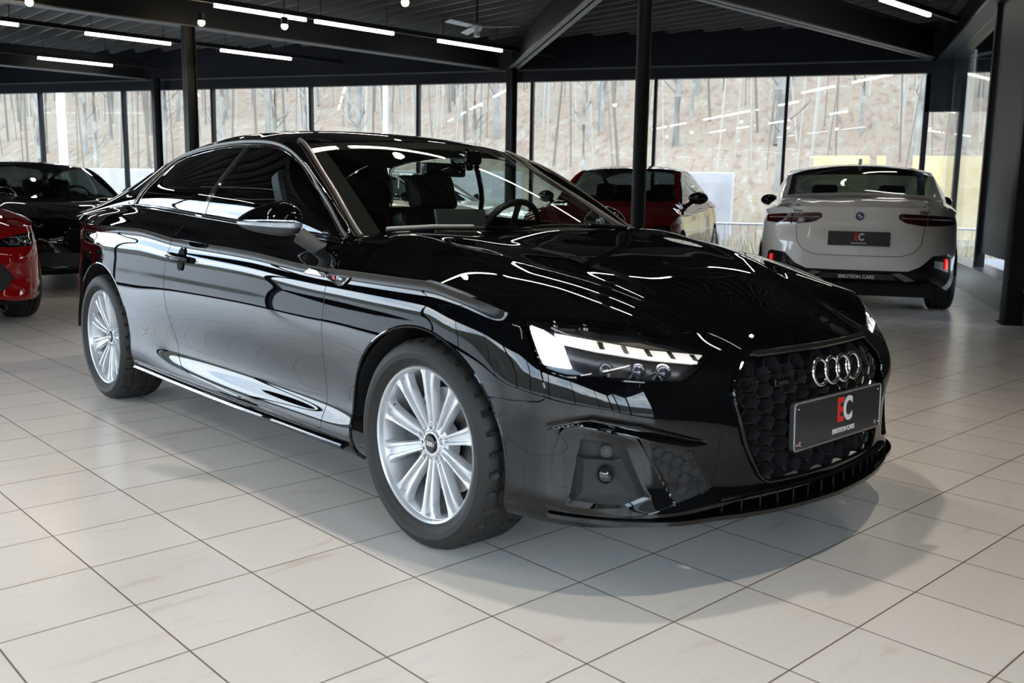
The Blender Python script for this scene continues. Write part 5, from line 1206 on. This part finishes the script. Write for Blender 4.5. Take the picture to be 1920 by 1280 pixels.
    m = MB(); m.tube([(0,0,.05),(0,0,.42)], .014, 10); m.build('rod', STE, f); m = MB(); m.lathe([(0,-.07),(.05,-.065),(.075,-.03),(.08,.02),(.05,.05),(0,.055)], 28, axis='Z'); m.build('motor', GF, f)
    m = MB(); m.lathe([(0,-.15),(.045,-.14),(.05,-.10),(.04,-.06)], 24, axis='Z'); m.build('lamp', mat('fan lamp', (.4,.4,.4), .2), f)
    for k in range(3):
        R = Matrix.Rotation(math.radians(8 + 120*k), 3, 'Z') @ Matrix.Rotation(math.radians(14), 3, 'X'); m = MB(); m.box(R @ Vector((.40, 0, 0)), (.50, .12, .008), R, bev=.003); m.box(R @ Vector((.12,0,0)), (.12,.03,.01), R); m.build('blade', GF, f)
    m = MB(); m.tube([(-2.1, 12.7, 3.80), (.35, 17.0, 3.80), (.42, 17.1, 3.74), (.42, 17.12, 3.55)], .014, 8); tag(m.build('conduit_pipe', STE, None), 'thin grey conduit with a hooked end under the roof deck, right of the round column', 'pipe')
def build_outside():
    # ground, hillside and trees beyond the glass
    gm = mat('outside asphalt', (.12,.125,.13), .8, noisecol=(1.5, (.17,.175,.18)))
    m = MB(); m.box((0, 0, -.45), (260, 260, .1)); struct(m.build('ground', gm, None, smooth=False))
    lm = bpy.data.materials.new('leafy slope'); lm.use_nodes = True; nt = lm.node_tree; b = nt.nodes['Principled BSDF']; b.inputs['Roughness'].default_value = .95; b.inputs['Specular IOR Level'].default_value = .1
    tc = nt.nodes.new('ShaderNodeTexCoord'); n1 = nt.nodes.new('ShaderNodeTexNoise'); n1.inputs['Scale'].default_value = 4.2; n1.inputs['Detail'].default_value = 9; n1.inputs['Roughness'].default_value = .72
    mp_ = nt.nodes.new('ShaderNodeMapping'); mp_.inputs['Scale'].default_value = (1.0, .32, .5); nt.links.new(tc.outputs['Object'], mp_.inputs['Vector']); nt.links.new(mp_.outputs[0], n1.inputs['Vector'])
    r = nt.nodes.new('ShaderNodeValToRGB'); e = r.color_ramp.elements; e[0].position = .30; e[0].color = (.060,.048,.040,1); e[1].position = .72; e[1].color = (.155,.14,.125,1)
    for p_, c in ((.42,(.10,.078,.062)),(.50,(.125,.096,.075)),(.56,(.105,.10,.078)),(.63,(.145,.128,.112))): q = e.new(p_); q.color = (*c, 1)
    nt.links.new(n1.outputs['Fac'], r.inputs['Fac']); nt.links.new(r.outputs['Color'], b.inputs['Base Color'])
    V = []; F = []; nx, ny = 90, 46
    for i in range(nx + 1):
        for j in range(ny + 1):
            x = -75 + 110 * i / nx; t = j / ny; y = 22.5 + 55 * t; z = -.40 + 20 * max(0, t - .02) ** .85 * (1 + .1*math.sin(x*.07)); z += .5 * noise.noise(Vector((x*.15, y*.15, 0))) * min(1, t*6) + .18 * noise.noise(Vector((x*.8, y*.8, 3))) * min(1, t*6)
            V.append((x, y, z))
    F = [[i*(ny+1)+j, (i+1)*(ny+1)+j, (i+1)*(ny+1)+j+1, i*(ny+1)+j+1] for i in range(nx) for j in range(ny)]
    o = mesh_obj('hill_slope', V, F, lm); struct(o)
    def hz(x, y): t = (y-22.5)/55; return -.40 + 20 * max(0, t - .02) ** .85 * (1 + .1*math.sin(x*.07))
    # bare trees, a few meshes shared
    bark = mat('bark', (.085,.08,.072), .9, noisecol=(.6, (.26,.255,.235))); rnd_ = random.Random(3); protos = []
    for k in range(6):
        m = MB(); H = 9 + rnd_.random()*4; r0 = .055 + .065*rnd_.random(); bx, by = rnd_.uniform(-.2,.2), rnd_.uniform(-.2,.2)
        tp = lambda t: Vector((bx*t*t + .12*math.sin(5*t+k), by*t*t, H*t))
        m.tube([tp(i/8) for i in range(9)], [r0*(1-.8*i/8) for i in range(9)], 7)
        for q in range(26):
            t = .12 + .85*rnd_.random(); a = rnd_.random()*6.28; L = (1.0 - .5*t) * (.6+.7*rnd_.random()); p = tp(t); d = Vector((math.cos(a), math.sin(a), .7 + .5*rnd_.random())).normalized()
            p1 = p + d*L*.5; p2 = p1 + (d + Vector((rnd_.uniform(-.4,.4), rnd_.uniform(-.4,.4), .3))).normalized()*L*.5
            m.tube([p, p1, p2], [r0*.28*(1-t*.5), r0*.16, .004], 4, cap=False)
            for z_ in range(3):
                d2 = (d + Vector((rnd_.uniform(-.9,.9), rnd_.uniform(-.9,.9), rnd_.uniform(-.2,.6)))).normalized(); m.tube([p1, p1 + d2*L*.45], [.011, .003], 3, cap=False)
        me_o = m.build('tree', bark if k % 2 else mat('pale bark', (.22,.215,.20), .9, noisecol=(1.2, (.10,.095,.085))), None); protos.append(me_o)
    used = set()
    labs = 'bare leafless tree on the brown slope beyond the glazing'
    n = 0
    spots_ = []
    for k in range(9000):
        y = 26.6 + 36 * rnd_.random(); x = rnd_.uniform(-1.25*y + 2, .40*y)
        if len(spots_) < 285 and all((x-a)**2 + (y-b_)**2 > 1.9**2 for a, b_ in spots_): spots_.append((x, y))
    for k, (x, y) in enumerate(spots_):
        pk = k % 6
        o = protos[pk] if pk not in used else protos[pk].copy()
        if pk in used: COL.objects.link(o)
        used.add(pk); o.location = (x, y, hz(x, y) - .2); o.rotation_euler = (0, 0, rnd_.random()*6.28); s = .8 + .35*rnd_.random(); o.scale = (s, s, s); tag(o, labs, 'tree', 'bare trees on the slope')
    m = MB(); m.mi = 0     # the mass of saplings behind them
    for k in range(1500):
        y = 27 + 48 * rnd_.random(); x = rnd_.uniform(-1.2*y, .42*y); z = hz(x, y) - .3; h = 4 + 6*rnd_.random(); r0 = .018 + .035*rnd_.random()**2; a = Vector((rnd_.uniform(-.5,.5), rnd_.uniform(-.3,.3), h)); p = Vector((x, y, z)); m.mi = k % 2
        m.tube([p, p + a*.5 + Vector((rnd_.uniform(-.12,.12), 0, 0)), p + a], [r0, r0*.8, r0*.4], 4, cap=False)
    o = m.build('undergrowth', [mat('sapling bark', (.11,.095,.08), .9), mat('pale sapling bark', (.24,.225,.20), .9)], None, smooth=False); tag(o, 'mass of thin bare saplings covering the slope between the trees', 'undergrowth', kind='stuff')
    # undergrowth, retaining walls, boards
    um = mat('dry grass', (.27,.23,.15), .95, noisecol=(6, (.18,.165,.10))); m = MB()
    for k in range(2600):
        x = rnd_.uniform(-26, 8); y = rnd_.uniform(20.4, 23.5); z = max(-.4, hz(x, y) if y > 23.6 else -.4); h = .3 + .5*rnd_.random(); a = rnd_.random()*3.14; w_ = .03
        d = Vector((math.cos(a)*w_, math.sin(a)*w_, 0)); t = Vector((rnd_.uniform(-.2,.2), rnd_.uniform(-.2,.2), h)); p = Vector((x, y, z - .02)); m.add([p-d, p+d, p+d*.3+t, p-d*.3+t], [[0,1,2,3]])
    o = m.build('dry_grass', um, None, smooth=False); tag(o, 'dry pale grass growing at the foot of the slope', 'grass', kind='stuff')
    con = mat('pale concrete', (.27,.265,.275), .9, noisecol=(2, (.22,.215,.23)))
    for x0, x1, y, z0, z1, lab in ((-22,-7.6,24.5,-.4,1.75,'long pale concrete wall at the foot of the slope on the left'),(-4.6,-1.9,24.0,-.4,1.75,'pale grey concrete block beyond the glazing, above the dark red car')):
        m = MB(); m.box(((x0+x1)/2, y, (z0+z1)/2), (x1-x0, .6, z1-z0), bev=.03); tag(m.build('concrete_wall', con, None), lab, 'wall')
    yb = mat('yellow board', (.33,.26,.13), .7, noisecol=(3, (.36,.30,.18)))
    for x0, x1, lab in ((-.05,1.25,'wide yellow board outside above the white saloon'),(1.42,1.62,'narrow yellow board outside, between two wider ones'),(2.22,2.88,'yellow board outside nearest the corner post')):
        m = MB(); m.box(((x0+x1)/2, 24.6, .95), (x1-x0, .08, 2.5)); m.box(((x0+x1)/2, 24.68, .9), (.1, .1, 2.6)); tag(m.build('yellow_board', yb, None, smooth=False), lab, 'board')
    wp = mat('white pole', (.6,.66,.70), .4)
    for x, y, r_, lab in ((-21.5, 19.7, .22, 'broad white pillar outside at the left edge'), (-18.75, 20.2, .105, 'slim white pillar outside beside the broad one'), (-9.9, 21.0, .055, 'thin white pole outside above the coupe roof')):
        m = MB(); m.cyl((x, y, -.4), (x, y, 6.5), r_, 24); tag(m.build('white_pillar', wp, None), lab, 'pillar')
    # railing on the terrace edge
    rl = empty('railing', (0, 19.2, -.1)); tag(rl, 'thin metal railing on the terrace beyond the glazing', 'railing'); gmx = mat('galvanised', (.35,.37,.38), .4, .6)
    m = MB(); m.tube([(-20, 0, .72), (4.5, 0, .72)], .022, 8); m.build('top_rail', gmx, rl); m = MB(); m.tube([(-20, 0, .02), (4.5, 0, .02)], .015, 8); m.build('bottom_rail', gmx, rl)
    for k in range(98):
        x = 4.4 - k * .155
        m_ = bpy.data.meshes.get('baluster_mesh')
        if m_ is None:
            q = MB(); q.tube([(0,0,-.25),(0,0,.72)], .009, 6); bo = q.build('baluster', gmx, rl); bo.data.name = 'baluster_mesh'; bo.location = (x, 0, 0)
        else:
            bo = bpy.data.objects.new('baluster', m_); COL.objects.link(bo); bo.parent = rl; bo.location = (x, 0, 0)
    m = MB(); m.box((-8, 18.5, -.2), (26, 1.9, .2)); struct(m.build('ground_terrace', mat('terrace slab', (.16,.155,.15), .8), None, smooth=False))
    # out-of-view tree belt on the car-park sides, part raised to block sky reflections
    V = []; F = []; N = 90; dm = mat('distant trees', (.05,.055,.045), .95, noisecol=(.35, (.10,.10,.085)))
    for i in range(N + 1):
        a = math.radians(150 + 230 * i / N); R = 75; h = 4.5 + 10.5 * min(1, max(0, (math.degrees(a) - 197) / 14)) + 2.2*noise.noise(Vector((i*.23,0,0))) + 1.4*noise.noise(Vector((i*1.1,4,0)))
        V += [(R*math.cos(a), R*math.sin(a), -.5), ((R+6)*math.cos(a), (R+6)*math.sin(a), h), ((R+30)*math.cos(a), (R+30)*math.sin(a), h*.6)]
    F = [[i*3+k, (i+1)*3+k, (i+1)*3+k+1, i*3+k+1] for i in range(N) for k in range(2)]
    struct(mesh_obj('sky_block_hills', V, F, dm))
def build_world():
    w = bpy.data.worlds.new('sky'); SC.world = w; w.use_nodes = True; nt = w.node_tree; bg = nt.nodes['Background']
    tc = nt.nodes.new('ShaderNodeTexCoord'); n = nt.nodes.new('ShaderNodeTexNoise'); n.inputs['Scale'].default_value = 3.2; n.inputs['Detail'].default_value = 6; n.inputs['Roughness'].default_value = .6
    mp = nt.nodes.new('ShaderNodeMapping'); mp.inputs['Scale'].default_value = (1, 1, 2.6); nt.links.new(tc.outputs['Generated'], mp.inputs[0]); nt.links.new(mp.outputs[0], n.inputs['Vector'])
    r = nt.nodes.new('ShaderNodeValToRGB'); e = r.color_ramp.elements; e[0].position = .38; e[0].color = (.42,.54,.72,1); e[1].position = .60; e[1].color = (.92,.95,1.0,1)
    nt.links.new(n.outputs['Fac'], r.inputs['Fac']); nt.links.new(r.outputs['Color'], bg.inputs['Color']); bg.inputs['Strength'].default_value = SKY
SKY = 6.0
build_room(); build_outside(); build_world()
root = empty('black_coupe', (HX, HY, 0), HA); tag(root, 'glossy black coupe with silver multi-spoke wheels filling the foreground', 'car')
lo, low, LM, gh = build_hero(root); hero_details(root, lo, low, LM)
build_cars()
setup_cam()
vs = SC.view_settings; vs.view_transform = 'Standard'; vs.look = 'None'; vs.gamma = 1; vs.use_curve_mapping = False; vs.exposure = 1.15
cy = SC.cycles; cy.max_bounces = 8; cy.diffuse_bounces = 3; cy.glossy_bounces = 4; cy.transparent_max_bounces = 24; cy.transmission_bounces = 6; cy.caustics_reflective = False; cy.caustics_refractive = False; cy.sample_clamp_indirect = 6; cy.use_denoising = True
